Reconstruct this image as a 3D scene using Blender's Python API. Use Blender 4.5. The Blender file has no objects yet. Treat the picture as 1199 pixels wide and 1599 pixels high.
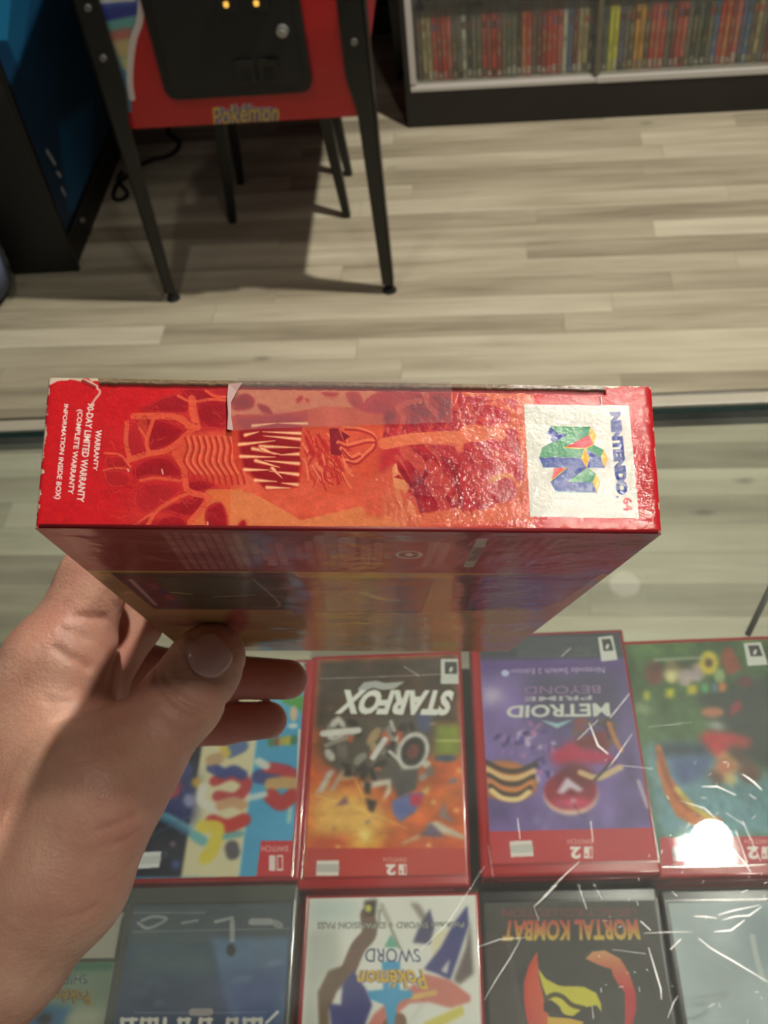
import bpy, bmesh, math, random
import numpy as np
from mathutils import Vector, Matrix

# ------------------------------------------------------------------ camera, light, exposure
SC = bpy.context.scene
COL = SC.collection
CAMZ = 1.70
# rows: world X, Y, Z written in camera axes (right, down, forward)
RC = np.array([[0.9899059504, -0.1417258245, 0.0],
               [-0.1073407812, -0.7497382954, 0.6529704781],
               [-0.0925427794, -0.6463793617, -0.7573833605]])
FPX = 1600.0
CAMO = np.array([0.0, 0.0, CAMZ])

cd = bpy.data.cameras.new('camera')
cam = bpy.data.objects.new('camera', cd); COL.objects.link(cam)
cd.sensor_width = 36.0; cd.lens = 36.0 * FPX / 1599.0
cd.clip_start = 0.01; cd.clip_end = 60
Rt = RC
m = Matrix(((Rt[0][0], -Rt[0][1], -Rt[0][2], 0), (Rt[1][0], -Rt[1][1], -Rt[1][2], 0), (Rt[2][0], -Rt[2][1], -Rt[2][2], CAMZ), (0, 0, 0, 1)))
cam.matrix_world = m
cd.dof.use_dof = True; cd.dof.focus_distance = 0.235; cd.dof.aperture_fstop = 36.0
SC.camera = cam

SC.view_settings.view_transform = 'Standard'
SC.view_settings.look = 'None'
SC.view_settings.gamma = 1.0
SC.view_settings.exposure = 0.0
SC.view_settings.use_curve_mapping = False

w = bpy.data.worlds.new('shop_air'); SC.world = w; w.use_nodes = True
w.node_tree.nodes['Background'].inputs[0].default_value = (1.0, 0.95, 0.88, 1)
w.node_tree.nodes['Background'].inputs[1].default_value = 0.17

CEIL = 3.0
# ceiling track spots: x, y, watts, disc diameter
# x, y, watts, disc diameter, beam angle in degrees (0 = open), aim x, aim y
LAMPS = [(0.652, 0.91, 8.5, 0.085, 75, .15, .25), (0.645, 1.667, .03, 0.085, 0, 0, 0), (0.63, 0.12, 6.0, 0.085, 0, 0, 0), (0.62, -0.34, 7, 0.085, 0, 0, 0),
         (-1.5, 0.6, 1.0, 0.085, 0, 0, 0), (2.2, -.65, 1.4, 0.085, 0, 0, 0)]  # the last lamp has no known source, added to light the thumb
# baffled track heads aimed down: x, y, aim x, aim y, watts, cone degrees
HEADS = [(1.05, 1.90, 0.50, 2.45, 250, 72), (-.55, 1.2, -.35, 1.75, 22, 50)]  # second head is added to brighten the floor seen through the counter front
LAMP_COL = (1.0, 0.935, 0.835)

# ------------------------------------------------------------------ helpers
def ray(p):
    return RC @ np.array([p[0] - 599.5, p[1] - 799.5, FPX])
def on_h(p, z):
    """point of the horizontal plane at height z that the photograph shows at p"""
    r = ray(p); return CAMO + r * ((z - CAMZ) / r[2])
def on_v(p, A, B):
    """same for the vertical plane through ground points A and B"""
    d = np.array([B[0] - A[0], B[1] - A[1]]); n = np.array([-d[1], d[0], 0.0])
    r = ray(p); return CAMO + r * (((np.array([A[0], A[1], 0]) - CAMO) @ n) / (r @ n))
def cam2w(c):
    c = np.asarray(c, float)
    return (RC @ c.reshape(-1, 3).T).T.reshape(c.shape) + CAMO

def setp(o, label=None, cat=None, group=None, kind=None):
    if label: o['label'] = label
    if cat: o['category'] = cat
    if group: o['group'] = group
    if kind: o['kind'] = kind
    return o
def link(name, me, mats, parent=None, smooth=False):
    o = bpy.data.objects.new(name, me); COL.objects.link(o)
    if not isinstance(mats, (list, tuple)): mats = [mats]
    for x in mats: me.materials.append(x)
    if parent is not None: o.parent = parent
    if smooth: me.polygons.foreach_set('use_smooth', [True] * len(me.polygons))
    return o
def empty(name, loc, rz=0, label=None, cat=None, group=None):
    o = bpy.data.objects.new(name, None); COL.objects.link(o); o.empty_display_size = .05
    o.location = loc; o.rotation_euler = (0, 0, rz)
    return setp(o, label, cat, group)
def frombm(name, bm, mats, parent=None, smooth=False):
    me = bpy.data.meshes.new(name); bm.normal_update(); bm.to_mesh(me); bm.free()
    return link(name, me, mats, parent, smooth)
def bx(bm, c, s, rz=0, bevel=0, mat=0, M=None, seg=2):
    T = Matrix.Translation(c) @ Matrix.Rotation(rz, 4, 'Z') @ Matrix.Diagonal((s[0], s[1], s[2], 1))
    if M is not None: T = M @ T
    r = bmesh.ops.create_cube(bm, size=1, matrix=T)
    fs = set(f for v in r['verts'] for f in v.link_faces)
    if bevel:
        es = list(set(e for v in r['verts'] for e in v.link_edges))
        q = bmesh.ops.bevel(bm, geom=es, offset=bevel, segments=seg, affect='EDGES', profile=.6)
        fs = set(q['faces']) | set(f for f in fs if f.is_valid)
    for f in fs:
        if f.is_valid: f.material_index = mat
def cyl(bm, a, b, r1, r2=None, n=24, mat=0):
    r2 = r1 if r2 is None else r2
    a = Vector(a); b = Vector(b); d = b - a
    T = Matrix.Translation((a + b) / 2) @ d.to_track_quat('Z', 'Y').to_matrix().to_4x4()
    q = bmesh.ops.create_cone(bm, cap_ends=True, segments=n, radius1=r1, radius2=r2, depth=d.length, matrix=T)
    for f in set(f for v in q['verts'] for f in v.link_faces): f.material_index = mat
def prism(bm, pts, off, mat=0):
    """pts: list of 3D points (planar), extruded by vector off"""
    a = [bm.verts.new(p) for p in pts]; b = [bm.verts.new(Vector(p) + Vector(off)) for p in pts]
    n = len(a); fs = [bm.faces.new(a), bm.faces.new(b[::-1])]
    for i in range(n): fs.append(bm.faces.new((a[i], b[i], b[(i + 1) % n], a[(i + 1) % n])))
    for f in fs: f.material_index = mat
    bmesh.ops.recalc_face_normals(bm, faces=fs)

def srgb(c):
    c = np.asarray(c, float) / 255.0
    return np.where(c <= .04045, c / 12.92, ((c + .055) / 1.055) ** 2.4)
def mat(name, col, rough=.5, metal=0, coat=0, spec=.5, bump=None, var=None, emit=None, sss=0):
    m = bpy.data.materials.new(name); m.use_nodes = True; nt = m.node_tree; b = nt.nodes['Principled BSDF']
    c = tuple(srgb(col)) + (1,)
    b.inputs['Base Color'].default_value = c; b.inputs['Roughness'].default_value = rough
    b.inputs['Metallic'].default_value = metal; b.inputs['Coat Weight'].default_value = coat
    b.inputs['Coat Roughness'].default_value = .08
    b.inputs['Specular IOR Level'].default_value = spec
    if var or bump:
        tc = nt.nodes.new('ShaderNodeTexCoord'); nz = nt.nodes.new('ShaderNodeTexNoise'); nz.inputs['Detail'].default_value = 6
        nt.links.new(tc.outputs['Object'], nz.inputs['Vector'])
    if var:
        sc, col2 = var; nz.inputs['Scale'].default_value = sc
        mx = nt.nodes.new('ShaderNodeMix'); mx.data_type = 'RGBA'
        mx.inputs['A'].default_value = c; mx.inputs['B'].default_value = tuple(srgb(col2)) + (1,)
        nt.links.new(nz.outputs['Fac'], mx.inputs['Factor']); nt.links.new(mx.outputs['Result'], b.inputs['Base Color'])
    if bump:
        sc, st = bump; n2 = nt.nodes.new('ShaderNodeTexNoise'); n2.inputs['Scale'].default_value = sc
        nt.links.new(tc.outputs['Object'], n2.inputs['Vector'])
        bp = nt.nodes.new('ShaderNodeBump'); bp.inputs['Strength'].default_value = st; bp.inputs['Distance'].default_value = .001
        nt.links.new(n2.outputs['Fac'], bp.inputs['Height']); nt.links.new(bp.outputs['Normal'], b.inputs['Normal'])
    if emit:
        b.inputs['Emission Color'].default_value = tuple(srgb(emit[0])) + (1,); b.inputs['Emission Strength'].default_value = emit[1]
    if sss:
        b.inputs['Subsurface Weight'].default_value = sss
    return m
def art_mat(name, rough=.4, coat=0.0, bump=None, coatrough=.05, spec=.5, coatbump=True):
    m = bpy.data.materials.new(name); m.use_nodes = True; nt = m.node_tree; b = nt.nodes['Principled BSDF']
    a = nt.nodes.new('ShaderNodeVertexColor'); a.layer_name = 'art'
    nt.links.new(a.outputs['Color'], b.inputs['Base Color'])
    b.inputs['Roughness'].default_value = rough; b.inputs['Coat Weight'].default_value = coat; b.inputs['Coat Roughness'].default_value = coatrough
    b.inputs['Specular IOR Level'].default_value = spec
    if bump:
        tc = nt.nodes.new('ShaderNodeTexCoord'); prev = None
        for sc, st in bump:
            n2 = nt.nodes.new('ShaderNodeTexNoise'); n2.inputs['Scale'].default_value = sc; n2.inputs['Detail'].default_value = 3
            nt.links.new(tc.outputs['Object'], n2.inputs['Vector'])
            bp = nt.nodes.new('ShaderNodeBump'); bp.inputs['Strength'].default_value = 1.0; bp.inputs['Distance'].default_value = st
            nt.links.new(n2.outputs['Fac'], bp.inputs['Height'])
            if prev: nt.links.new(prev.outputs['Normal'], bp.inputs['Normal'])
            prev = bp
        nt.links.new(prev.outputs['Normal'], b.inputs['Normal'])
        nt.links.new(prev.outputs['Normal'], b.inputs['Coat Normal'])
    return m
def glass_mat(name, tint=(.93, .97, .94), ior=1.5, rough=0.0, haze=0.0):
    m = bpy.data.materials.new(name); m.use_nodes = True; nt = m.node_tree; nt.nodes.clear()
    out = nt.nodes.new('ShaderNodeOutputMaterial'); mx = nt.nodes.new('ShaderNodeMixShader')
    fr = nt.nodes.new('ShaderNodeFresnel'); geo = nt.nodes.new('ShaderNodeNewGeometry'); mr = nt.nodes.new('ShaderNodeMapRange')
    mr.inputs['To Min'].default_value = ior; mr.inputs['To Max'].default_value = 1 / ior      # thin sheet: both faces reflect alike
    nt.links.new(geo.outputs['Backfacing'], mr.inputs['Value']); nt.links.new(mr.outputs['Result'], fr.inputs['IOR'])
    tr = nt.nodes.new('ShaderNodeBsdfTransparent'); tr.inputs['Color'].default_value = tint + (1,)
    gl = nt.nodes.new('ShaderNodeBsdfGlossy'); gl.inputs['Roughness'].default_value = rough
    nt.links.new(fr.outputs[0], mx.inputs[0]); nt.links.new(tr.outputs[0], mx.inputs[1]); nt.links.new(gl.outputs[0], mx.inputs[2])
    last = mx
    if haze:
        df = nt.nodes.new('ShaderNodeBsdfDiffuse'); df.inputs['Color'].default_value = (.8, .85, .82, 1)
        m2 = nt.nodes.new('ShaderNodeMixShader'); m2.inputs[0].default_value = haze
        tc = nt.nodes.new('ShaderNodeTexCoord'); nz = nt.nodes.new('ShaderNodeTexNoise'); nz.inputs['Scale'].default_value = 9; nz.inputs['Detail'].default_value = 8; nz.inputs['Roughness'].default_value = .7
        nt.links.new(tc.outputs['Object'], nz.inputs['Vector']); rr = nt.nodes.new('ShaderNodeMapRange'); rr.inputs['From Min'].default_value = .3; rr.inputs['From Max'].default_value = .75
        rr.inputs['To Min'].default_value = haze * .4; rr.inputs['To Max'].default_value = haze * 1.8; nt.links.new(nz.outputs['Fac'], rr.inputs['Value']); nt.links.new(rr.outputs['Result'], m2.inputs[0])
        nt.links.new(mx.outputs[0], m2.inputs[1]); nt.links.new(df.outputs[0], m2.inputs[2]); last = m2
    nt.links.new(last.outputs[0], out.inputs[0]); return m

# ------------------------------------------------------------------ painter: printed artwork as a colour attribute on a fine grid
def _interp(g, x, y):
    h, wd = g.shape; x = np.clip(x, 0, wd - 1.001); y = np.clip(y, 0, h - 1.001)
    xi = x.astype(int); yi = y.astype(int); fx = x - xi; fy = y - yi
    fx = fx * fx * (3 - 2 * fx); fy = fy * fy * (3 - 2 * fy)
    return (g[yi, xi] * (1 - fx) + g[yi, xi + 1] * fx) * (1 - fy) + (g[yi + 1, xi] * (1 - fx) + g[yi + 1, xi + 1] * fx) * fy
def fbm(X, Y, sx, sy, seed=0, octv=4):
    rs = np.random.RandomState(seed); out = 0; a = 1; t = 0
    X = X - X.min(); Y = Y - Y.min()
    for k in range(octv):
        gx = X / sx * 2 ** k; gy = Y / sy * 2 ** k
        g = rs.rand(int(gy.max()) + 3, int(gx.max()) + 3)
        out = out + a * _interp(g, gx, gy); t += a; a *= .5
    return out / t
_fc = {}
def text_edges(s, bold=0.0, shear=0.0):
    k = (s, bold, shear)
    if k in _fc: return _fc[k]
    cu = bpy.data.curves.new('lettering', 'FONT'); cu.body = s; cu.offset = bold; cu.shear = shear; cu.resolution_u = 3
    ob = bpy.data.objects.new('lettering', cu); COL.objects.link(ob)
    dg = bpy.context.evaluated_depsgraph_get(); me = ob.evaluated_get(dg).to_mesh()
    V = np.array([v.co[:2] for v in me.vertices]); 
    T = [tuple(p.vertices) for p in me.polygons]
    tri = []
    for p in T:
        for i in range(1, len(p) - 1): tri.append((p[0], p[i], p[i + 1]))
    ob.evaluated_get(dg).to_mesh_clear(); bpy.data.objects.remove(ob); bpy.data.curves.remove(cu)
    mn = V.min(0); mx = V.max(0); V = (V - mn) / (mx - mn)
    _fc[k] = (V, np.array(tri), (mx - mn)); return _fc[k]

def curve(P, closed=False, n=5):
    """Catmull-Rom through the points, for drawn shapes that bend"""
    P = np.asarray(P, float)
    if len(P) < 3: return P
    Qp = np.vstack([P[-1], P, P[0], P[1]]) if closed else np.vstack([2 * P[0] - P[1], P, 2 * P[-1] - P[-2]])
    out = []
    for i in range(1, len(Qp) - 2):
        a, b, c, d = Qp[i - 1:i + 3]
        for t in np.linspace(0, 1, n, endpoint=False):
            out.append(.5 * (2 * b + (c - a) * t + (2 * a - 5 * b + 4 * c - d) * t * t + (3 * b - a - 3 * c + d) * t ** 3))
    if not closed: out.append(P[-1])
    return np.array(out)
class Canvas:
    """wmm x hmm print, ppm samples per mm; tf maps drawing coordinates (N,2) to mm"""
    def __init__(s, wmm, hmm, ppm, tf=None, bg=(255, 255, 255)):
        s.w = int(wmm * ppm); s.h = int(hmm * ppm); s.wmm = wmm; s.hmm = hmm; s.ppm = ppm; s.tf = tf
        s.a = np.zeros((s.h, s.w, 3)); s.a[:] = bg
        s.Y, s.X = np.mgrid[0:s.h, 0:s.w].astype(float)
    def mp(s, P):
        P = np.asarray(P, float).reshape(-1, 2)
        if s.tf is not None: P = s.tf(P)
        return P * s.ppm
    def cover(s, polys, ss=3):
        """even-odd coverage of closed polygons already in canvas px"""
        allp = np.concatenate(polys); y0 = max(0, int(np.floor(allp[:, 1].min()))); y1 = min(s.h, int(np.ceil(allp[:, 1].max())) + 1)
        x0 = max(0, int(np.floor(allp[:, 0].min()))); x1 = min(s.w, int(np.ceil(allp[:, 0].max())) + 1)
        if y1 <= y0 or x1 <= x0: return None
        A = np.concatenate(polys); B = np.concatenate([np.roll(p, -1, 0) for p in polys])
        H = (y1 - y0) * ss; Wd = (x1 - x0) * ss; cov = np.zeros((H, Wd))
        xs = x0 + (np.arange(Wd) + .5) / ss
        for r in range(H):
            y = y0 + (r + .5) / ss
            mk = (A[:, 1] <= y) != (B[:, 1] <= y)
            if not mk.any(): continue
            a = A[mk]; b = B[mk]; xc = np.sort(a[:, 0] + (y - a[:, 1]) / (b[:, 1] - a[:, 1]) * (b[:, 0] - a[:, 0]))
            cov[r] = np.searchsorted(xc, xs) % 2
        cov = cov.reshape(y1 - y0, ss, x1 - x0, ss).mean((1, 3))
        return cov, (slice(y0, y1), slice(x0, x1))
    def _put(s, cov, sl, col, alpha):
        c = (cov * alpha)[..., None]
        if callable(col): col = col(s.X[sl], s.Y[sl])
        s.a[sl] = s.a[sl] * (1 - c) + np.asarray(col, float) * c
    def blur(s, m, r):
        r = int(round(r))
        if r < 1: return m
        k = np.ones(2 * r + 1) / (2 * r + 1)
        for _ in range(2):
            m = np.apply_along_axis(lambda v: np.convolve(v, k, 'same'), 0, m); m = np.apply_along_axis(lambda v: np.convolve(v, k, 'same'), 1, m)
        return m
    def poly(s, P, col, alpha=1, soft=0, bend=False):
        q = s.cover([s.mp(curve(P, True) if bend else P)], 2)
        if q is None: return s
        cov, sl = q
        if soft:
            r = int(soft * s.ppm) + 1; full = np.zeros((s.h, s.w)); full[sl] = cov
            y0 = max(0, sl[0].start - 3 * r); y1 = min(s.h, sl[0].stop + 3 * r); x0 = max(0, sl[1].start - 3 * r); x1 = min(s.w, sl[1].stop + 3 * r)
            sl = (slice(y0, y1), slice(x0, x1)); cov = s.blur(full[sl], soft * s.ppm)
        s._put(cov, sl, col, alpha); return s
    def line(s, P, wmm, col, alpha=1, taper=False):
        P = s.mp(curve(P)); wd = wmm * s.ppm / 2
        lo = np.floor(P.min(0) - wd - 2).astype(int); hi = np.ceil(P.max(0) + wd + 3).astype(int)
        x0, y0 = max(0, lo[0]), max(0, lo[1]); x1, y1 = min(s.w, hi[0]), min(s.h, hi[1])
        if x1 <= x0 or y1 <= y0: return s
        sl = (slice(y0, y1), slice(x0, x1)); X = s.X[sl] + .5; Y = s.Y[sl] + .5; cov = np.zeros(X.shape); n = len(P) - 1
        for i in range(n):
            a, b = P[i], P[i + 1]; d = b - a; L = max(d @ d, 1e-9)
            t = np.clip(((X - a[0]) * d[0] + (Y - a[1]) * d[1]) / L, 0, 1)
            r = np.hypot(X - a[0] - t * d[0], Y - a[1] - t * d[1])
            ww = wd * (1 - .85 * (i + t) / n) if taper else wd
            cov = np.maximum(cov, np.clip(ww - r + .5, 0, 1))
        s._put(cov, sl, col, alpha); return s
    def ell(s, c, rx, ry, col, ang=0, alpha=1, soft=0, n=40):
        t = np.linspace(0, 2 * np.pi, n, endpoint=False); ca, sa = math.cos(ang), math.sin(ang)
        x = rx * np.cos(t); y = ry * np.sin(t)
        return s.poly(np.stack([c[0] + x * ca - y * sa, c[1] + x * sa + y * ca], 1), col, alpha, soft)
    def glow(s, c, r, col, alpha=1):
        """soft round printed gradient"""
        q = s.mp([c, (c[0] + r, c[1])]); R = np.hypot(*(q[1] - q[0]))
        m = np.exp(-((s.X - q[0][0]) ** 2 + (s.Y - q[0][1]) ** 2) / (R * R))
        s.a = s.a * (1 - (m * alpha)[..., None]) + np.asarray(col, float) * (m * alpha)[..., None]; return s
    def text(s, t, quad, col, bold=0.0, shear=0.0, alpha=1, arch=0.0):
        """quad: drawing coordinates of the text's own top-left, top-right, bottom-right, bottom-left"""
        V, tri, _ = text_edges(t, bold, shear)
        q = np.asarray(quad, float); u = V[:, 0:1]; v = 1 - V[:, 1:2] - arch * 4 * (V[:, 0:1] * (1 - V[:, 0:1]))
        P = (q[0] * (1 - u) + q[1] * u) * (1 - v) + (q[3] * (1 - u) + q[2] * u) * v
        P = s.mp(P); lo = np.floor(P.min(0)).astype(int) - 1; hi = np.ceil(P.max(0)).astype(int) + 2
        x0, y0 = max(0, lo[0]), max(0, lo[1]); x1, y1 = min(s.w, hi[0]), min(s.h, hi[1])
        if x1 <= x0 or y1 <= y0: return s
        ss = 3; acc = np.zeros(((y1 - y0) * ss, (x1 - x0) * ss), bool)
        for a, b, c in tri:
            T = (P[[a, b, c]] - (x0, y0)) * ss; l = np.floor(T.min(0)).astype(int); h = np.ceil(T.max(0)).astype(int) + 1
            l = np.maximum(l, 0); h = np.minimum(h, (acc.shape[1], acc.shape[0]))
            if (h <= l).any(): continue
            yy, xx = np.mgrid[l[1]:h[1], l[0]:h[0]] + .5
            e = lambda p, r: (r[0] - p[0]) * (yy - p[1]) - (r[1] - p[1]) * (xx - p[0])
            e0, e1, e2 = e(T[0], T[1]), e(T[1], T[2]), e(T[2], T[0])
            acc[l[1]:h[1], l[0]:h[0]] |= ((e0 >= 0) & (e1 >= 0) & (e2 >= 0)) | ((e0 <= 0) & (e1 <= 0) & (e2 <= 0))
        cov = acc.reshape(y1 - y0, ss, x1 - x0, ss).mean((1, 3))
        s._put(cov, (slice(y0, y1), slice(x0, x1)), col, alpha); return s
    def words(s, P0, P1, hmm, col, seed=0, alpha=1, density=.75):
        """illegibly small print: a row of short strokes"""
        rs = np.random.RandomState(seed); P0 = np.array(P0, float); P1 = np.array(P1, float)
        q = s.mp([P0, P1]) / s.ppm; L = np.hypot(*(q[1] - q[0])); x = 0
        while x < L:
            wl = hmm * rs.uniform(1.2, 4.5); e = min(L, x + wl)
            s.line([P0 + (P1 - P0) * x / L, P0 + (P1 - P0) * e / L], hmm, col, alpha * rs.uniform(.55, 1) * density); x = e + hmm * .6
        return s
    def soften(s, mm_):
        for k in range(3): s.a[..., k] = s.blur(np.pad(s.a[..., k], 12, 'edge'), mm_ * s.ppm)[12:-12, 12:-12]
        return s
    def noise(s, amt, sx, sy, seed=0, octv=4):
        n = fbm(s.X / s.ppm, s.Y / s.ppm, sx, sy, seed, octv) - .5
        s.a = s.a * (1 + amt * 2 * n[..., None]); return s
    def mesh(s, name, O, U, V, mats, parent=None, disp=None):
        """grid whose top-left is O; U, V are unit vectors right and down (metres)"""
        O = np.asarray(O, float); U = np.asarray(U, float); V = np.asarray(V, float); N = np.cross(V, U)
        xs = np.linspace(0, s.wmm / 1000, s.w); ys = np.linspace(0, s.hmm / 1000, s.h)
        P = O + xs[None, :, None] * U + ys[:, None, None] * V
        if disp is not None: P = P + disp[..., None] * N
        n = s.w * s.h; idx = np.arange(n).reshape(s.h, s.w)
        F = np.stack([idx[:-1, :-1], idx[1:, :-1], idx[1:, 1:], idx[:-1, 1:]], -1).reshape(-1, 4)
        me = bpy.data.meshes.new(name); me.vertices.add(n); me.vertices.foreach_set('co', P.reshape(-1))
        me.loops.add(F.size); me.loops.foreach_set('vertex_index', F.reshape(-1).astype(np.int32))
        me.polygons.add(len(F)); me.polygons.foreach_set('loop_start', (np.arange(len(F)) * 4).astype(np.int32))
        me.polygons.foreach_set('use_smooth', np.ones(len(F), bool))
        me.update(); ca = me.color_attributes.new('art', 'FLOAT_COLOR', 'POINT')
        c = np.ones((n, 4)); c[:, :3] = srgb(np.clip(s.a, 0, 255)).reshape(-1, 3)
        ca.data.foreach_set('color', c.reshape(-1).astype(np.float32))
        return link(name, me, mats, parent)

# ------------------------------------------------------------------ room
ROOM_ANG = math.atan2(-.175, .985)      # the shop's own grid, turned from the photographer's
GX = np.array([math.cos(ROOM_ANG), math.sin(ROOM_ANG), 0]); GY = np.array([-GX[1], GX[0], 0])
def grid(x, y, z=0): return GX * x + GY * y + np.array([0, 0, z])

def floor_mat():
    m = bpy.data.materials.new('plank_floor'); m.use_nodes = True; nt = m.node_tree; N = nt.nodes; L = nt.links.new; b = N['Principled BSDF']
    tc = N.new('ShaderNodeTexCoord'); mp = N.new('ShaderNodeMapping'); mp.inputs['Rotation'].default_value = (0, 0, -ROOM_ANG)
    L(tc.outputs['Object'], mp.inputs['Vector'])
    def brick(w_, h_, off, c1, c2, mort):
        br = N.new('ShaderNodeTexBrick'); br.offset = off; br.inputs['Scale'].default_value = 1; br.inputs['Brick Width'].default_value = w_
        br.inputs['Row Height'].default_value = h_; br.inputs['Mortar Size'].default_value = mort; br.inputs['Mortar Smooth'].default_value = .2
        br.inputs['Color1'].default_value = (c1,) * 3 + (1,); br.inputs['Color2'].default_value = (c2,) * 3 + (1,); br.inputs['Mortar'].default_value = (.5, .5, .5, 1)
        L(mp.outputs[0], br.inputs['Vector']); return br
    sx_ = N.new('ShaderNodeSeparateXYZ'); L(mp.outputs[0], sx_.inputs[0])
    def m0(op, a, b_=None):
        q = N.new('ShaderNodeMath'); q.operation = op
        L(a, q.inputs[0])
        if b_ is not None:
            if hasattr(b_, 'links'): L(b_, q.inputs[1])
            else: q.inputs[1].default_value = b_
        return q.outputs[0]
    wn = N.new('ShaderNodeTexWhiteNoise'); wn.noise_dimensions = '1D'; L(m0('FLOOR', m0('DIVIDE', sx_.outputs['Y'], .078)), wn.inputs['W'])
    cx_ = N.new('ShaderNodeCombineXYZ'); L(m0('ADD', sx_.outputs['X'], m0('MULTIPLY', wn.outputs['Value'], 3.1)), cx_.inputs['X']); L(sx_.outputs['Y'], cx_.inputs['Y'])
    class _o: outputs = [cx_.outputs[0]]
    mp0 = mp; mp = _o
    b1 = brick(1.05, .078, .0, 0, 1, .0009)
    # long soft grain bands inside each plank
    mg = N.new('ShaderNodeMapping'); mg.inputs['Scale'].default_value = (.8, 9, 1); L(mp.outputs[0], mg.inputs['Vector'])
    ad = N.new('ShaderNodeVectorMath'); ad.operation = 'ADD'
    sc = N.new('ShaderNodeVectorMath'); sc.operation = 'SCALE'; sc.inputs['Scale'].default_value = 7.3; L(b1.outputs['Color'], sc.inputs[0])
    L(mg.outputs[0], ad.inputs[0]); L(sc.outputs[0], ad.inputs[1])
    n1 = N.new('ShaderNodeTexNoise'); n1.inputs['Scale'].default_value = 1.6; n1.inputs['Detail'].default_value = 5; n1.inputs['Roughness'].default_value = .55; L(ad.outputs[0], n1.inputs['Vector'])
    n2 = N.new('ShaderNodeTexNoise'); n2.inputs['Scale'].default_value = 9; n2.inputs['Detail'].default_value = 4; L(ad.outputs[0], n2.inputs['Vector'])
    kn = N.new('ShaderNodeMapping'); kn.inputs['Scale'].default_value = (1, 2.4, 1); L(mp.outputs[0], kn.inputs['Vector'])
    vo = N.new('ShaderNodeTexVoronoi'); vo.inputs['Scale'].default_value = 2.7; L(kn.outputs[0], vo.inputs['Vector'])
    kr = N.new('ShaderNodeMapRange'); kr.inputs['From Min'].default_value = .02; kr.inputs['From Max'].default_value = .085; kr.inputs['To Min'].default_value = .55; kr.inputs['To Max'].default_value = 1; L(vo.outputs['Distance'], kr.inputs['Value'])
    def math_(op, a, bb):
        q = N.new('ShaderNodeMath'); q.operation = op
        for i, v in enumerate((a, bb)):
            if hasattr(v, 'links'): L(v, q.inputs[i])
            else: q.inputs[i].default_value = v
        return q.outputs[0]
    t = math_('ADD', math_('MULTIPLY', b1.outputs['Color'], .42), math_('ADD', math_('MULTIPLY', n1.outputs['Fac'], .95), math_('MULTIPLY', n2.outputs['Fac'], .25)))
    cr = N.new('ShaderNodeValToRGB'); L(math_('MULTIPLY', t, .62), cr.inputs[0]); e = cr.color_ramp.elements
    e[0].position = .30; e[0].color = tuple(srgb((138, 128, 108))) + (1,); e[1].position = .72; e[1].color = tuple(srgb((218, 211, 186))) + (1,)
    x = cr.color_ramp.elements.new(.5); x.color = tuple(srgb((184, 175, 150))) + (1,)
    mx = N.new('ShaderNodeMix'); mx.data_type = 'RGBA'; mx.blend_type = 'MULTIPLY'; mx.inputs['Factor'].default_value = 1
    L(cr.outputs[0], mx.inputs['A']); L(kr.outputs[0], mx.inputs['B'])
    jt = N.new('ShaderNodeMix'); jt.data_type = 'RGBA'; L(math_('MULTIPLY', b1.outputs['Fac'], .45), jt.inputs['Factor']); L(mx.outputs['Result'], jt.inputs['A']); jt.inputs['B'].default_value = tuple(srgb((92, 84, 70))) + (1,)
    L(jt.outputs['Result'], b.inputs['Base Color']); b.inputs['Roughness'].default_value = .42
    return m

def quad_obj(name, pts, m, kind='structure', thick=None):
    bm = bmesh.new(); bm.faces.new([bm.verts.new(p) for p in pts])
    if thick:
        bm.free(); bm = bmesh.new(); prism(bm, [Vector(p) for p in pts], thick)
    o = frombm(name, bm, m); o['kind'] = kind; return o
P4 = lambda x0, x1, y0, y1, z: [grid(x0, y0, z), grid(x1, y0, z), grid(x1, y1, z), grid(x0, y1, z)]
quad_obj('floor', P4(-3.2, 4.2, -1.5, 3.75, 0), floor_mat(), thick=(0, 0, -.05))
m_wall = mat('dark_wall_paint', (36, 32, 30), .8, bump=(60, .3)); m_ceil = mat('ceiling_paint', (84, 80, 76), .9)
quad_obj('ceiling', P4(-3.2, 4.2, -1.5, 3.75, CEIL), m_ceil, thick=(0, 0, .05))
quad_obj('wall_back', [grid(-3.2, 3.75, 0), grid(4.2, 3.75, 0), grid(4.2, 3.75, CEIL), grid(-3.2, 3.75, CEIL)], m_wall, thick=tuple(GY * .06))
quad_obj('wall_left', [grid(-3.2, -1.5, 0), grid(-3.2, 3.75, 0), grid(-3.2, 3.75, CEIL), grid(-3.2, -1.5, CEIL)], mat('side_wall_paint', (120, 112, 100), .85), thick=tuple(-GX * .06))
quad_obj('wall_right', [grid(4.2, -1.5, 0), grid(4.2, 3.75, 0), grid(4.2, 3.75, CEIL), grid(4.2, -1.5, CEIL)], mat('right_wall_paint', (150, 142, 128), .85), thick=tuple(GX * .06))
bm = bmesh.new(); bx(bm, grid(.5, 3.735, .05), (7.4, .02, .10), ROOM_ANG, .003)
frombm('baseboard_back', bm, mat('baseboard_black', (18, 17, 16), .5))['kind'] = 'structure'

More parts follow.
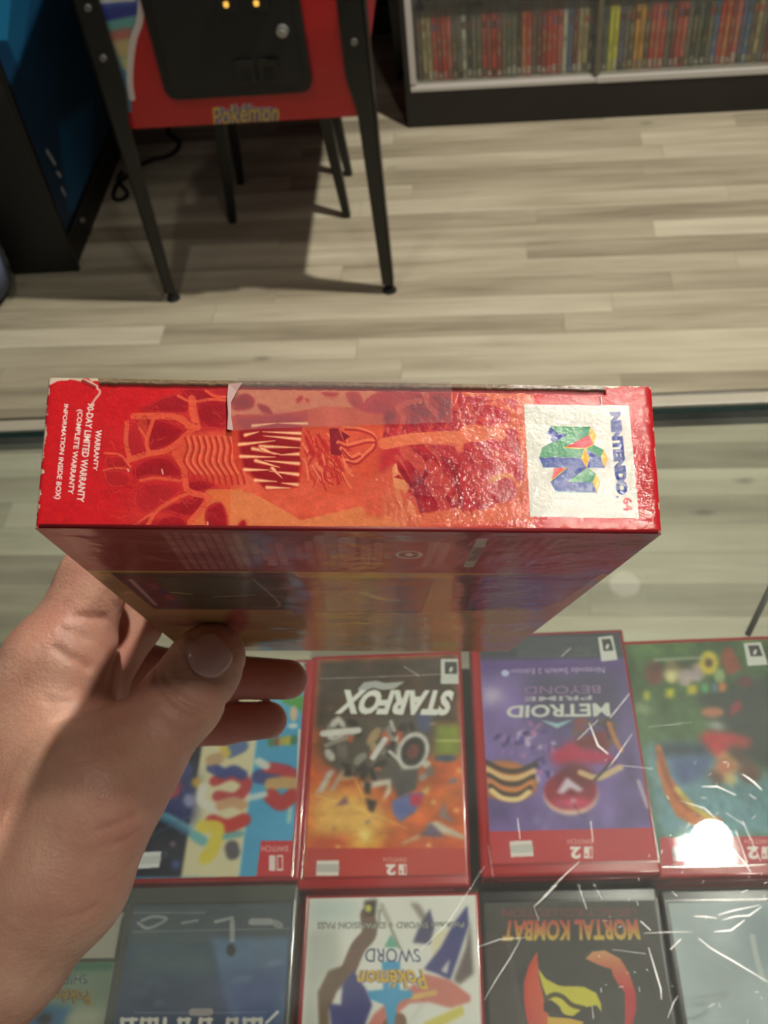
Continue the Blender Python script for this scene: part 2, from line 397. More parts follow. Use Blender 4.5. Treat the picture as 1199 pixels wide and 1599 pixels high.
# ceiling spots: each a fixture whose disc gives the light
m_fix = mat('spot_housing_white', (225, 222, 215), .4); m_lens = mat('lamp_glass', (255, 250, 240), .3)
wherel = ['above the far right part of the glass counter', 'between the counter and the bookcase', 'just above the photographer', 'behind the photographer on the right',
          'above the left end of the counter', 'far to the right, added to light the thumb']
for i, (x, y, W_, dsc, beam, aimx, aimy) in enumerate(LAMPS):
    e = empty('ceiling_spotlight', (x, y, CEIL), 0, 'white round ceiling spotlight ' + wherel[i], 'ceiling light', 'ceiling spotlights')
    bm = bmesh.new(); cyl(bm, (0, 0, -.004), (0, 0, -.03), .065, .06, 40)
    frombm('housing', bm, m_fix, e, True)
    ld = bpy.data.lights.new('spot_glow', 'AREA'); ld.shape = 'DISK'; ld.size = dsc; ld.energy = W_; ld.color = LAMP_COL
    lo = bpy.data.objects.new('bulb', ld); COL.objects.link(lo); lo.parent = e; lo.location = (0, 0, -.034)
    if beam:
        ld.spread = math.radians(beam); lo.rotation_euler = Vector((aimx - x, aimy - y, 1.1 - CEIL)).to_track_quat('-Z', 'Y').to_euler()

for x, y, ax_, ay_, W_, cone in HEADS:
    e = empty('track_spotlight', (x, y, CEIL), 0, 'baffled ceiling spotlight aimed at ' + ('the pinball machine and bookcase' if x > 0 else 'the floor before the pinball machine, added to brighten it'), 'ceiling light', 'ceiling spotlights')
    dv = Vector((ax_ - x, ay_ - y, -CEIL)).normalized(); p0 = Vector((0, 0, -.09))
    bm = bmesh.new(); cyl(bm, p0 - dv * .05, p0 + dv * .06, .042, .045, 32); cyl(bm, (0, 0, -.003), (0, 0, -.06), .012, n=16)
    frombm('housing', bm, m_fix, e, True)
    ld = bpy.data.lights.new('spot_glow', 'SPOT'); ld.energy = W_; ld.color = LAMP_COL; ld.spot_size = math.radians(cone); ld.spot_blend = .35; ld.shadow_soft_size = .04
    lo = bpy.data.objects.new('bulb', ld); COL.objects.link(lo); lo.parent = e; lo.location = p0 + dv * .11; lo.rotation_euler = dv.to_track_quat('-Z', 'Y').to_euler()

# ------------------------------------------------------------------ bookcase of games
A0 = on_h((640, 200), 0)[:2]; A1 = on_h((1199, 172), 0)[:2]
bd = (A1 - A0) / np.linalg.norm(A1 - A0); bn = np.array([-bd[1], bd[0]]); bang = math.atan2(bd[1], bd[0])
def bk(x, y, z): return Vector((A0[0] + bd[0] * x + bn[0] * y, A0[1] + bd[1] * x + bn[1] * y, z))
BKL = 1.75
m_black = mat('black_laminate', (26, 24, 22), .45, var=(9, (34, 32, 29))); m_white = mat('white_shelf_metal', (196, 192, 186), .35)
m_back = mat('bookcase_back', (62, 58, 48), .7)
bke = empty('bookcase', bk(0, 0, 0), bang, 'black and white glass fronted bookcase filled with game cases, standing on a black plinth', 'bookcase')
inv = Matrix.Rotation(-bang, 4, 'Z') @ Matrix.Translation(-bk(0, 0, 0))
def bbox_part(name, x0, x1, y0, y1, z0, z1, m, bev=.002, kind=None):
    bm = bmesh.new(); bx(bm, ((x0 + x1) / 2, (y0 + y1) / 2, (z0 + z1) / 2), (x1 - x0, y1 - y0, z1 - z0), 0, bev)
    o = frombm(name, bm, m, bke); return o
ZK = .119
bbox_part('plinth', -.006, BKL, 0, .36, 0, ZK, m_black)
bbox_part('shelf', .012, BKL, .010, .34, ZK, ZK + .017, m_white)
bbox_part('shelf', .034, BKL, .016, .34, .405, .425, m_black)
bbox_part('shelf', .034, BKL, .016, .34, .70, .72, m_black)
bbox_part('shelf', .034, BKL, .016, .34, 1.0, 1.02, m_black)
bbox_part('side_panel', -.006, .010, .0, .36, ZK, 1.3, m_black)
bbox_part('side_panel', .011, .030, .004, .34, ZK + .02, 1.3, m_white)
bbox_part('back_panel', .012, BKL, .345, .36, ZK, 1.3, m_back)
bbox_part('top_panel', -.006, BKL, .0, .36, 1.3, 1.33, m_black)
m_glass = glass_mat('clear_glass', (.90, .93, .91)); m_gdull = glass_mat('door_glass', (.86, .87, .84), haze=.03)
xd = (on_v((932, 110), A0, A1)[:2] - A0) @ bd
bbox_part('glass_door', .031, xd + .012, .012, .0155, ZK + .020, 1.295, m_gdull, 0)
bbox_part('glass_door', xd - .012, BKL, .004, .0075, ZK + .020, 1.295, m_gdull, 0)
bbox_part('sliding_track', .012, xd, -.002, .010, ZK, ZK + .014, m_white)
bbox_part('sliding_track', xd, BKL, -.006, .010, ZK, ZK + .019, m_white)
bbox_part('door_divider', xd - .007, xd + .007, .0, .012, ZK + .02, 1.295, mat('divider_metal', (112, 108, 92), .4, metal=.3))

# cases on the shelves; their own coloured spines, each one an object
cols = {'brown grey': (92, 80, 68), 'cream': (176, 160, 120), 'dark red': (150, 40, 36), 'red': (190, 52, 44), 'bright red': (214, 40, 40), 'grey': (104, 100, 90), 'black': (44, 44, 38),
        'orange': (204, 104, 46), 'white': (190, 190, 180), 'blue': (70, 104, 150), 'yellow': (226, 214, 70), 'violet blue': (92, 92, 128), 'amber': (206, 150, 60), 'grey green': (86, 96, 80), 'maroon': (112, 28, 34), 'pink': (196, 96, 84)}
seq = ('brown grey,cream,cream,red,dark red,red,pink,brown grey,grey,white,black,grey,grey green,red,dark red,red,dark red,grey,grey green,grey,black,orange,red,brown grey,maroon,'
       'dark red,red,red,pink,white,blue,maroon,cream,cream,black,blue,violet blue,grey green,yellow,yellow,violet blue,grey,brown grey,amber,amber,brown grey,red,pink,red,grey,maroon,'
       'red,pink,grey,black,grey green,black,grey,blue,red,orange,dark red,pink,violet blue,blue,brown grey,cream,grey,maroon,bright red,pink,grey,brown grey,cream,maroon,orange,maroon,maroon,pink,cream,grey,black,white,dark red,red,grey,black,red,blue,cream').split(',')
def spine_case(c, h, seed, label, group, first=[None]):
    rs = random.Random(seed); cc = cols[c]
    bm = bmesh.new(); th = .0135
    bx(bm, (0, .068, h / 2), (th, .135, h), 0, .0012, 0)
    # printed spine insert: title strip, picture band, maker's patch, all thin printed areas of the spine
    def pan(z0, z1, mi, wd=.0105):
        v = [bm.verts.new(p) for p in ((-wd / 2, -.0002, z0), (wd / 2, -.0002, z0), (wd / 2, -.0002, z1), (-wd / 2, -.0002, z1))]
        bm.faces.new(v).material_index = mi
    pan(.004, h - .004, 1); pan(.006, .006 + rs.uniform(.012, .03), 3 if rs.random() < .8 else 2)
    z = rs.uniform(.05, .08); n = rs.randint(4, 9)
    for k in range(n):
        pan(z, z + .006, 2, .005 + rs.random() * .003); z += .0085
    if rs.random() < .6: pan(h - .034, h - .010, 4, .010)
    o = frombm('game_case', bm, [cm(c, .75), cm(c, 1.0), cm('cream' if sum(cc) < 420 else 'black', .95), cm('white', 1), cm(rs.choice(['red', 'blue', 'orange', 'grey', 'maroon']), .9)])
    return setp(o, label, 'game case', group)
_cm = {}
def cm(c, f):
    if (c, f) not in _cm: _cm[(c, f)] = mat('print_' + c.replace(' ', '_') + '_%d' % (f * 100), tuple(min(255, v * f * 1.22) for v in cols[c]), .35)
    return _cm[(c, f)]
protos = {}
def place_spines(xs, x_end, y, z, seq, h, group, shelf):
    x = xs; i = 0; rs = random.Random(5)
    seen = {}
    while x < x_end:
        c = seq[i % len(seq)]; p = seq[(i - 1) % len(seq)]; q = seq[(i + 1) % len(seq)]
        part = ['left end', 'left half', 'middle', 'right half', 'right end'][min(4, int((x - xs) / 1.15 * 5))]
        lab = '%s game case between %s and %s, %s of %s' % (c, p, q, part, shelf)
        key = (c, h, i % 3)
        if key not in protos:
            o = spine_case(c, h, hx[c] % 97 + i, lab, group); o['_p'] = 1; del o['_p']; protos[key] = o
        else:
            o = protos[key].copy(); COL.objects.link(o); o['label'] = lab; o['group'] = group
        o.location = bk(x, y + rs.uniform(0, .006), z); o.rotation_euler = (0, rs.uniform(-.002, .002), bang)
        x += .0148 + rs.uniform(0, .0006); i += 1
hx = {c: sum(ord(k) for k in c) for c in cols}

place_spines(.045, 1.30, .030, ZK + .018, seq, .185, 'game cases on the lower shelf', 'lower shelf')
place_spines(.045, .62, .030, .426, seq[3:] + seq[:3], .185, 'game cases on the upper shelf', 'upper shelf')

# ------------------------------------------------------------------ pinball machine
FL = on_h((275, 470), 0); FR = on_h((602, 458), 0)
pdv = (FR - FL)[:2]; PW = np.linalg.norm(pdv); pu = pdv / PW; pn = np.array([-pu[1], pu[0]]); pang = math.atan2(pu[1], pu[0])
pin = empty('pinball_machine', (FL[0], FL[1], 0), pang, 'red pinball machine with black coin door and black legs, seen from the front', 'pinball machine')
m_leg = mat('black_powder_coat', (22, 22, 20), .38, bump=(400, .2)); m_red = mat('cabinet_red', (186, 34, 36), .42, coat=.25); m_door = mat('coin_door_black', (20, 19, 17), .5, bump=(700, .4))
ZB = .50; ZT = .93; PD = 1.22
# local frame of pin: x right, y away, z up ; front face at y=.02
YF = .012
bm = bmesh.new()
prism(bm, [(.012, YF + .001, ZB), (.012, PD, ZB + .06), (.012, PD, ZT + .18), (.012, YF + .001, ZT)], (PW - .024, 0, 0))
frombm('cabinet_body', bm, mat('cabinet_side_red', (150, 26, 36), .45), pin)
def tfp(P):
    out = []
    for p in P:
        w_ = on_v(p, FL[:2] + pn * YF, FR[:2] + pn * YF); d = w_[:2] - (FL[:2] + pn * YF)
        out.append(((d @ pu - .012) * 1000, (ZT - w_[2]) * 1000))
    return np.array(out)
cv = Canvas((PW - .024) * 1000, (ZT - ZB) * 1000, 1.15, tfp, (186, 32, 34))
cv.noise(.05, 60, 60, 3)
Ppx = lambda *a: list(a)
cv.poly([(120, -60), (222, -60), (219, 28), (208, 60), (203, 100), (205, 150), (206, 175), (190, 170), (130, 20)], (96, 140, 170))
cv.poly([(120, -60), (222, -60), (218, 10), (140, 22)], (74, 92, 170), soft=2)
cv.poly([(150, 14), (218, 8), (214, 24), (158, 36)], (60, 70, 150), soft=3)
cv.poly([(155, 36), (214, 24), (206, 44), (168, 52)], (110, 176, 170), soft=3)
cv.poly([(166, 50), (206, 42), (204, 62), (176, 66)], (196, 120, 110), soft=4)
cv.poly([(174, 64), (205, 60), (203, 90), (186, 90)], (206, 186, 130), soft=4)
cv.poly([(186, 90), (204, 88), (204, 112), (193, 108)], (196, 200, 140), soft=4)
cv.poly([(150, -40), (215, -40), (212, 2), (150, 6)], (210, 216, 220), soft=2)
cv.line([(222, -30), (219, 28), (209, 60), (204, 96), (203, 128), (206, 152)], 15, (226, 214, 210), .95)
q = [(332, 168), (437, 161), (434, 190), (334, 199)]
for bo, c_ in ((.16, (170, 166, 184)), (.09, (92, 84, 126)), (.01, (206, 172, 66))):
    cv.text('Pokémon', q, c_, bo, arch=.14)
# mesh in pin-local coordinates
o = cv.mesh('front_panel', (.012, YF - .0005, ZT), (1, 0, 0), (0, 0, -1), art_mat('printed_cabinet', .42, .2), pin)
o['label'] = 'red front panel with yellow lettering and a white swoosh'
# coin door
def lp(p, y=0.0):
    w_ = on_v(p, FL[:2] + pn * (YF - y), FR[:2] + pn * (YF - y)); d = w_[:2] - FL[:2]
    return Vector((d @ pu, d @ pn, w_[2]))
c0 = lp((262, 158), .01); c1 = lp((489, 140), .01)
dx0, dx1, dz0, dz1 = c0.x, c1.x, (c0.z + c1.z) / 2, .90
def rrect(x0, x1, z0, z1, r, n=8):
    P = []
    for cx, cz, a0 in ((x1 - r, z1 - r, 0), (x0 + r, z1 - r, 90), (x0 + r, z0 + r, 180), (x1 - r, z0 + r, 270)):
        for k in range(n + 1):
            a = math.radians(a0 + 90 * k / n); P.append((cx + r * math.cos(a), cz + r * math.sin(a)))
    return P
def rr_part(name, x0, x1, z0, z1, r, y0, y1, m, parent):
    bm = bmesh.new(); prism(bm, [(x, y1, z) for x, z in rrect(x0, x1, z0, z1, r)], (0, y0 - y1, 0))
    return frombm(name, bm, m, parent)
dr = rr_part('coin_door', dx0, dx1, dz0, dz1, .028, YF - .014, YF, m_door, pin)
rr_part('door_plate', dx0 + .022, dx1 - .02, dz0 + .022, dz1 - .02, .012, YF - .018, YF - .0142, m_door, dr)
for px in ((358, 10), (405, 8)):
    c = lp(px, .02); m_am = mat('amber_coin_light', (250, 190, 70), .4, emit=((255, 196, 90), .9))
    rr_part('coin_slot', c.x - .022, c.x + .020, c.z - .012, c.z + .03, .003, YF - .026, YF - .0185, m_door, dr)
    rr_part('coin_light', c.x - .010, c.x + .001, c.z + .001, c.z + .013, .004, YF - .028, YF - .0265, m_am, dr)
c = lp((441, 48), .02); bm = bmesh.new(); cyl(bm, (c.x, YF - .0285, c.z), (c.x, YF - .0185, c.z), .0125, .014, 28); cyl(bm, (c.x, YF - .034, c.z), (c.x, YF - .0286, c.z), .006, .007, 16)
frombm('lock', bm, mat('lock_chrome', (190, 190, 186), .3, metal=.8), dr)['label'] = 'silver lock'
for px in ((384, 112), (420, 110)):
    c = lp(px, .02); rr_part('coin_return', c.x - .021, c.x + .021, c.z - .026, c.z + .026, .004, YF - .024, YF - .0185, mat('return_black', (30, 28, 26), .45), dr)
    rr_part('return_flap', c.x - .014, c.x + .014, c.z - .020, c.z + .006, .003, YF - .026, YF - .0245, mat('return_dark', (6, 6, 6), .6), dr)
# legs: tapering angle section with flared head and levelling foot
def leg(x, y, sx, top, name='leg'):
    bm = bmesh.new()
    prof = [(top, .029), (top - .24, .029), (top - .32, .021), (.03, .015)]
    for fl in (0, 1):
        prev = None
        for z, wd in prof:
            if fl == 0: a = (x - sx * 0, y - .006, z); b_ = (x + sx * wd * 2, y - .006, z); c_ = (x + sx * wd * 2, y - .001, z); d_ = (x, y - .001, z)
            else: a = (x, y - .006, z); b_ = (x, y - .006 + wd * 2, z); c_ = (x + sx * .005, y - .006 + wd * 2, z); d_ = (x + sx * .005, y - .006, z)
            vs = [bm.verts.new(v) for v in (a, b_, c_, d_)]
            if prev:
                for k in range(4): bm.faces.new((prev[k], prev[(k + 1) % 4], vs[(k + 1) % 4], vs[k]))
            else: bm.faces.new(vs)
            prev = vs
        bm.faces.new(prev[::-1])
    bmesh.ops.recalc_face_normals(bm, faces=bm.faces)
    o = frombm(name, bm, m_leg, pin)
    bm = bmesh.new(); cyl(bm, (x + sx * .014, y + .010, 0), (x + sx * .014, y + .010, .012), .020, .014, 20); cyl(bm, (x + sx * .014, y + .010, .012), (x + sx * .014, y + .010, .05), .006, .006, 12)
    frombm('leveller', bm, mat('leveller_metal', (60, 60, 58), .4, metal=.6), o)
    for z in (top - .05, top - .16):
        bm = bmesh.new(); cyl(bm, (x + sx * .03, y - .012, z), (x + sx * .03, y - .0062, z), .007, .008, 16); frombm('bolt', bm, mat('bolt_steel', (140, 138, 134), .35, metal=.7), o)
leg(-.024, .002, 1, .84); leg(PW + .024, .002, -1, .84)
leg(.0, PD - .05, 1, .70); leg(PW, PD - .05, -1, .70)
bm = bmesh.new(); bx(bm, (PW / 2, .03, ZT + .02), (PW + .01, .06, .04), 0, .01); frombm('lockdown_bar', bm, mat('lockbar_steel', (70, 68, 66), .3, metal=.8), pin)
bm = bmesh.new(); prism(bm, [(.02, .06, ZT + .012), (.02, PD - .1, ZT + .17), (.02, PD - .1, ZT + .175), (.02, .06, ZT + .017)], (PW - .04, 0, 0)); frombm('playfield_glass', bm, m_glass, pin)
bm = bmesh.new(); bx(bm, (PW / 2, PD - .10, ZT + .55), (PW - .03, .20, .72), 0, .008); frombm('backbox', bm, mat('backbox_red', (120, 24, 30), .5), pin)  # backbox stays out of view, put in for the shadow it casts on the floor

# ------------------------------------------------------------------ black stool standing under and behind the machine
sf = [on_h(p, 0) for p in ((364, 347), (542, 338), (545, 273), (376, 286))]
sc_ = sum(sf) / 4
st = empty('bar_stool', (sc_[0], sc_[1], 0), 0, 'black four legged stool standing under the pinball machine', 'stool')
SH = .44
for i, f in enumerate(sf):
    top = Vector(f - sc_) * .80; top.z = SH - .02; bot = Vector(f - sc_); bot.z = 0
    bm = bmesh.new(); d = Vector((pu[0], pu[1], 0)); e_ = Vector((pn[0], pn[1], 0))
    rt, rb = .019, .0105
    va = [bm.verts.new(top + d * a * rt + e_ * b_ * rt) for a, b_ in ((-1, -1), (1, -1), (1, 1), (-1, 1))]; vb = [bm.verts.new(bot + d * a * rb + e_ * b_ * rb) for a, b_ in ((-1, -1), (1, -1), (1, 1), (-1, 1))]
    bm.faces.new(va); bm.faces.new(vb[::-1])
    for k in range(4): bm.faces.new((va[k], vb[k], vb[(k + 1) % 4], va[(k + 1) % 4]))
    bmesh.ops.recalc_face_normals(bm, faces=bm.faces); bmesh.ops.bevel(bm, geom=bm.edges[:], offset=.002, segments=1, affect='EDGES')
    frombm('leg', bm, m_leg, st)
bm = bmesh.new(); bx(bm, (0, 0, SH), (.34, .24, .04), pang, .012); frombm('seat', bm, mat('stool_seat_black', (24, 22, 21), .55), st)

# ------------------------------------------------------------------ blue sided arcade cabinet at the left
C0 = on_h((118, 425), 0); C1 = on_h((200, 215), 0); C2 = on_h((20, 432), 0)
cu_ = (C1 - C0)[:2]; CD = .80; cu_ /= np.linalg.norm(cu_); cn = np.array([-cu_[1], cu_[0]]); cang = math.atan2(cu_[1], cu_[0]); CW = np.linalg.norm((C2 - C0)[:2])
cab = empty('arcade_cabinet', (C0[0], C0[1], 0), cang, 'black cabinet with deep blue printed side panel, left of the pinball machine', 'cabinet')
CH = 1.55; m_cb = mat('cabinet_black', (20, 19, 18), .55, var=(7, (30, 29, 27)))
bm = bmesh.new(); bx(bm, (CD / 2, CW / 2, CH / 2), (CD, CW, CH), 0, .006); frombm('cabinet_body', bm, m_cb, cab)
def tfc(P):
    out = []
    for p in P:
        w_ = on_v(p, C0[:2], C0[:2] + cu_); d = w_[:2] - C0[:2]; out.append(((d @ cu_ - .02) * 1000, (CH - .02 - w_[2]) * 1000))
    return np.array(out)
zb = on_v((113, 338), C0[:2], C0[:2] + cu_)[2]
cv = Canvas((CD - .04) * 1000, (CH - .02 - zb) * 1000, .35, tfc, (10, 52, 84))
cv.noise(.12, 200, 200, 4)
cv.poly([(-40, -300), (24, -60), (22, 20), (10, 62), (-40, 60)], (28, 110, 150)); cv.poly([(24, -100), (60, -100), (30, 110), (10, 62)], (18, 78, 112))
cv.poly([(60, -100), (95, -100), (45, 150), (30, 110)], (14, 62, 96)); cv.poly([(90, 195), (145, 150), (140, 330), (104, 330)], (10, 84, 128), soft=8)
for a, b_ in (((72, 234), (84, 254)), ((88, 268), (93, 273)), ((95, 292), (100, 302))): cv.line([a, b_], 11, (190, 196, 196))
o = cv.mesh('side_art', (.02, -.0022, CH - .02), (1, 0, 0), (0, 0, -1), art_mat('printed_side', .45, .1), cab); o['label'] = 'blue printed side panel with small white marks'
bm = bmesh.new()
for (x0, x1, z0, z1) in ((0, .02, 0, CH), (CD - .02, CD, 0, CH), (.02, CD - .02, zb - .012, zb), (.02, CD - .02, CH - .02, CH)):
    bx(bm, ((x0 + x1) / 2, -.004, (z0 + z1) / 2), (x1 - x0, .012, z1 - z0), 0, .003)
frombm('edge_trim', bm, mat('black_trim', (12, 12, 12), .4), cab)
for px in ((148, 61), (163, 101), (125, 344)):
    w_ = on_v(px, C0[:2], C0[:2] + cu_); d = w_[:2] - C0[:2]; x = d @ cu_
    x = min(x, CD - .03)
    bm = bmesh.new(); cyl(bm, (x, -.013, w_[2]), (x, -.002, w_[2]), .008, .009, 16); frombm('bolt', bm, mat('cab_bolt', (150, 150, 146), .4, metal=.7), cab)

# a power lead lying in loops between the two machines
def tube(name, pts, r, m, parent=None, cyc=False):
    cu = bpy.data.curves.new(name, 'CURVE'); cu.dimensions = '3D'; cu.bevel_depth = r; cu.bevel_resolution = 4; cu.resolution_u = 10
    sp = cu.splines.new('BEZIER'); sp.bezier_points.add(len(pts) - 1)
    for b_, p in zip(sp.bezier_points, pts): b_.co = p; b_.handle_left_type = b_.handle_right_type = 'AUTO'
    o = bpy.data.objects.new(name, cu); COL.objects.link(o); cu.materials.append(m)
    dg = bpy.context.evaluated_depsgraph_get(); me = bpy.data.meshes.new_from_object(o.evaluated_get(dg)); bpy.data.objects.remove(o)
    return link(name, me, [] if len(me.materials) else m, parent, True)
m_cord = mat('black_rubber', (14, 13, 12), .5)
pts = [on_h(p, .008) for p in ((300, 150), (262, 205), (279, 222), (268, 240), (236, 250), (212, 262), (196, 276), (180, 292), (186, 312), (198, 304), (192, 292), (184, 282), (190, 268))]
setp(tube('power_cord', pts, .006, m_cord), 'black power cord looping on the floor between the blue cabinet and the pinball machine', 'cord')

# grey blue padded stool at the very left edge, in front of the black cabinet
pc = on_h((-20, 468), 0); bm = bmesh.new(); cyl(bm, (0, 0, .03), (0, 0, .17), .105, .115, 48)
pf = empty('footstool', (pc[0] - .02, pc[1], 0), 0, 'grey blue round footstool cut off by the left edge of the photo', 'footstool')
bmesh.ops.bevel(bm, geom=[e for e in bm.edges if len(e.link_faces) == 2 and e.calc_face_angle() > .5], offset=.012, segments=3, affect='EDGES')
frombm('cushion', bm, mat('grey_blue_fabric', (86, 96, 116), .8, bump=(300, .6)), pf, True)
for k in range(4):
    a = k * math.pi / 2 + .6; bm = bmesh.new(); cyl(bm, (.08 * math.cos(a), .08 * math.sin(a), 0), (.08 * math.cos(a), .08 * math.sin(a), .035), .010, .013, 16); frombm('leg', bm, m_leg, pf)

# ------------------------------------------------------------------ glass counter
ZG = 1.134      # underside of the glass top
ga = on_h((0, 684), ZG + .006); gb = on_h((1199, 640), ZG + .006)
gu = (gb - ga)[:2]; gu /= np.linalg.norm(gu); gn = np.array([-gu[1], gu[0]]); gang = math.atan2(gu[1], gu[0])
GO = ga[:2] - gu * .55                    # left far corner of the glass
GL = 1.9; GD = .62
cnt = empty('display_counter', (GO[0], GO[1], 0), gang, 'glass topped display counter with a pale metal edge, game cases lying under the glass', 'display counter')
def cpart(name, x0, x1, y0, y1, z0, z1, m, bev=0.0, label=None):
    bm = bmesh.new(); bx(bm, ((x0 + x1) / 2, (y0 + y1) / 2, (z0 + z1) / 2), (x1 - x0, y1 - y0, z1 - z0), 0, bev)
    o = frombm(name, bm, m, cnt)
    if label: o['label'] = label
    return o
m_ctop = glass_mat('counter_glass', (.935, .955, .94), haze=.03); m_cfront = glass_mat('counter_front_glass', (.925, .952, .93))
m_alu = mat('edge_aluminium', (176, 170, 152), .5); m_gask = mat('dark_green_glass_edge', (26, 44, 40), .25)
top = cpart('glass_top', 0, GL, -GD, 0, ZG, ZG + .006, m_ctop)
cpart('glass_edge', 0, GL, .0005, .0064, ZG - .002, ZG + .0058, m_gask, 0, 'dark green polished edge of the glass')
cpart('metal_edge', 0, GL, .0065, .0185, ZG - .016, ZG + .008, m_alu, .002)
cpart('metal_lip', 0, GL, .0187, .0222, ZG - .012, ZG + .0075, mat('edge_lip_grey', (92, 86, 72), .45), .001)
cpart('front_glass', 0, GL, .0005, .0035, .28, ZG - .0021, m_cfront)
cpart('plinth', 0, GL, -GD, .0, 0, .28, mat('counter_plinth', (60, 56, 50), .6), .003)
cpart('side_glass', 0, .006, -GD, -.005, .281, ZG - .001, m_cfront); 
cpart('side_glass', GL - .006, GL, -GD, -.005, .281, ZG - .001, m_cfront)
ZS = 1.0554
sy = (on_h((700, 1044), ZS)[:2] - GO) @ gn
cpart('display_shelf', .008, GL - .008, -GD + .01, sy, ZS - .014, ZS, mat('shelf_pale_laminate', (168, 164, 150), .35, coat=.3), .001)
# slim metal bracket seen at the right, running down from the shelf end
b0 = on_h((1199, 925), ZS + .004); b1 = on_h((1163, 1000), ZS + .004)
def toc(p): d = p[:2] - GO; return Vector((d @ gu, d @ gn, p[2]))
bm = bmesh.new(); d = toc(b1) - toc(b0); tt = (toc(b0).y + .004) / d.y; cyl(bm, toc(b0) - d * abs(tt), toc(b1) - d * .12, .0022, n=12); frombm('support_rod', bm, mat('rod_steel', (90, 88, 80), .3, metal=.7), cnt, True)
# scratches in the top surface
rs = random.Random(3); bm = bmesh.new()
def scratch(P, wd):
    P = [toc(on_h(p, ZG + .0062)) for p in P]
    prev = None
    for i, p in enumerate(P):
        d = (P[min(i + 1, len(P) - 1)] - P[max(i - 1, 0)]); d.z = 0; d.normalize(); n_ = Vector((-d.y, d.x, 0)); ww = wd * (1 if 0 < i < len(P) - 1 else .35)
        a = bm.verts.new(p + n_ * ww / 2); b = bm.verts.new(p - n_ * ww / 2)
        if prev: bm.faces.new((prev[0], prev[1], b, a))
        prev = (a, b)
Z4 = lambda x, y: (1000 + x / 6.025, 1380 + y / 6.025)
Z5 = lambda x, y: (740 + x / 3.747, 1380 + y / 3.747)
Z6 = lambda x, y: (720 + x / 3.747, 980 + y / 3.747)
Z7 = lambda x, y: (970 + x / 3.808, 980 + y / 3.808)
for P, wd in (([Z4(550, 515), Z4(660, 605), Z4(900, 745), Z4(1199, 925)], .0007), ([Z4(500, 305), Z4(620, 310), Z4(720, 325)], .0007), ([Z4(770, 340), Z4(900, 305), Z4(1020, 300), Z4(1140, 215)], .0006),
              ([Z4(730, 295), Z4(860, 255), Z4(1120, 200)], .0006), ([Z4(30, 465), Z4(270, 455), Z4(490, 452)], .0003), ([Z4(690, 450), Z4(850, 440), Z4(980, 340)], .0009), ([Z4(75, 600), Z4(150, 850), Z4(190, 990), Z4(197, 1090)], .0006),
              ([Z4(255, 1265), Z4(310, 1120), Z4(355, 1050)], .0004), ([Z4(0, 350), Z4(95, 440)], .0009), ([Z4(280, 620), Z4(380, 520)], .0012), ([Z4(290, 70), Z4(345, 115)], .0008), ([Z4(950, 85), Z4(1010, 55)], .0006),
              ([Z5(0, 378), Z5(150, 325), Z5(300, 315)], .0004), ([Z5(60, 680), Z5(130, 560), Z5(215, 430), Z5(275, 320)], .0004), ([Z5(350, 135), Z5(420, 70), Z5(490, 0)], .0006), ([Z5(350, 135), Z5(380, 215)], .0004), ([Z5(700, 0), Z5(750, 90)], .0005),
              ([Z5(610, 0), Z5(660, 150)], .0007), ([Z5(690, 715), Z5(700, 790)], .0006), ([Z5(810, 385), Z5(1005, 410)], .0004),
              ([Z6(680, 658), Z6(800, 540)], .0007), ([Z6(860, 820), Z6(900, 770), Z6(1000, 620)], .0004), ([Z6(985, 385), Z6(870, 530)], .0007), ([Z6(750, 560), Z6(800, 690), Z6(860, 740)], .0009), ([Z6(585, 170), Z6(640, 120)], .0006),
              ([Z7(480, 945), Z7(570, 945), Z7(680, 995)], .0006), ([Z7(720, 870), Z7(790, 920), Z7(835, 965)], .0008), ([Z7(760, 990), Z7(800, 1020)], .0006), ([Z7(590, 1390), Z7(635, 1335)], .0014), ([Z7(680, 1205), Z7(750, 1400)], .0006),
              ([Z7(720, 1150), Z7(830, 1390)], .0006), ([Z7(375, 1270), Z7(400, 1370)], .0007), ([Z7(400, 1250), Z7(430, 1310)], .0006), ([Z7(620, 1100), Z7(740, 1180)], .0004), ([Z7(190, 840), Z7(10, 820)], .0004),
              ([(808, 1278), (812, 1310)], .0008), ([(922, 1282), (926, 1315)], .0007), ([(630, 1040), (655, 1056)], .0004), ([(500, 1060), (720, 1052)], .0003), ([(1012, 1135), (1080, 1128)], .0003), ([(757, 1352), (700, 1440), (640, 1500)], .0004),
              ([(905, 1345), (880, 1368), (848, 1400)], .0005), ([(1060, 1250), (1100, 1262), (1140, 1300)], .0004), ([(1130, 1310), (1165, 1350), (1172, 1362)], .0005), ([(770, 1370), (762, 1320)], .0003)):
    scratch(P, wd)
for k in range(46):
    x = rs.uniform(930, 1199); y = rs.uniform(1180, 1599); a = rs.uniform(0, 3.14); l = rs.uniform(2, 9); scratch([(x, y), (x + l * math.cos(a), y + l * math.sin(a))], rs.uniform(.0003, .0007))
sm = mat('scratch_white', (226, 228, 222), .35, spec=1.0)
o = frombm('scratches', bm, sm, top); o['kind'] = 'stuff'; o['label'] = 'white scratches in the glass surface'

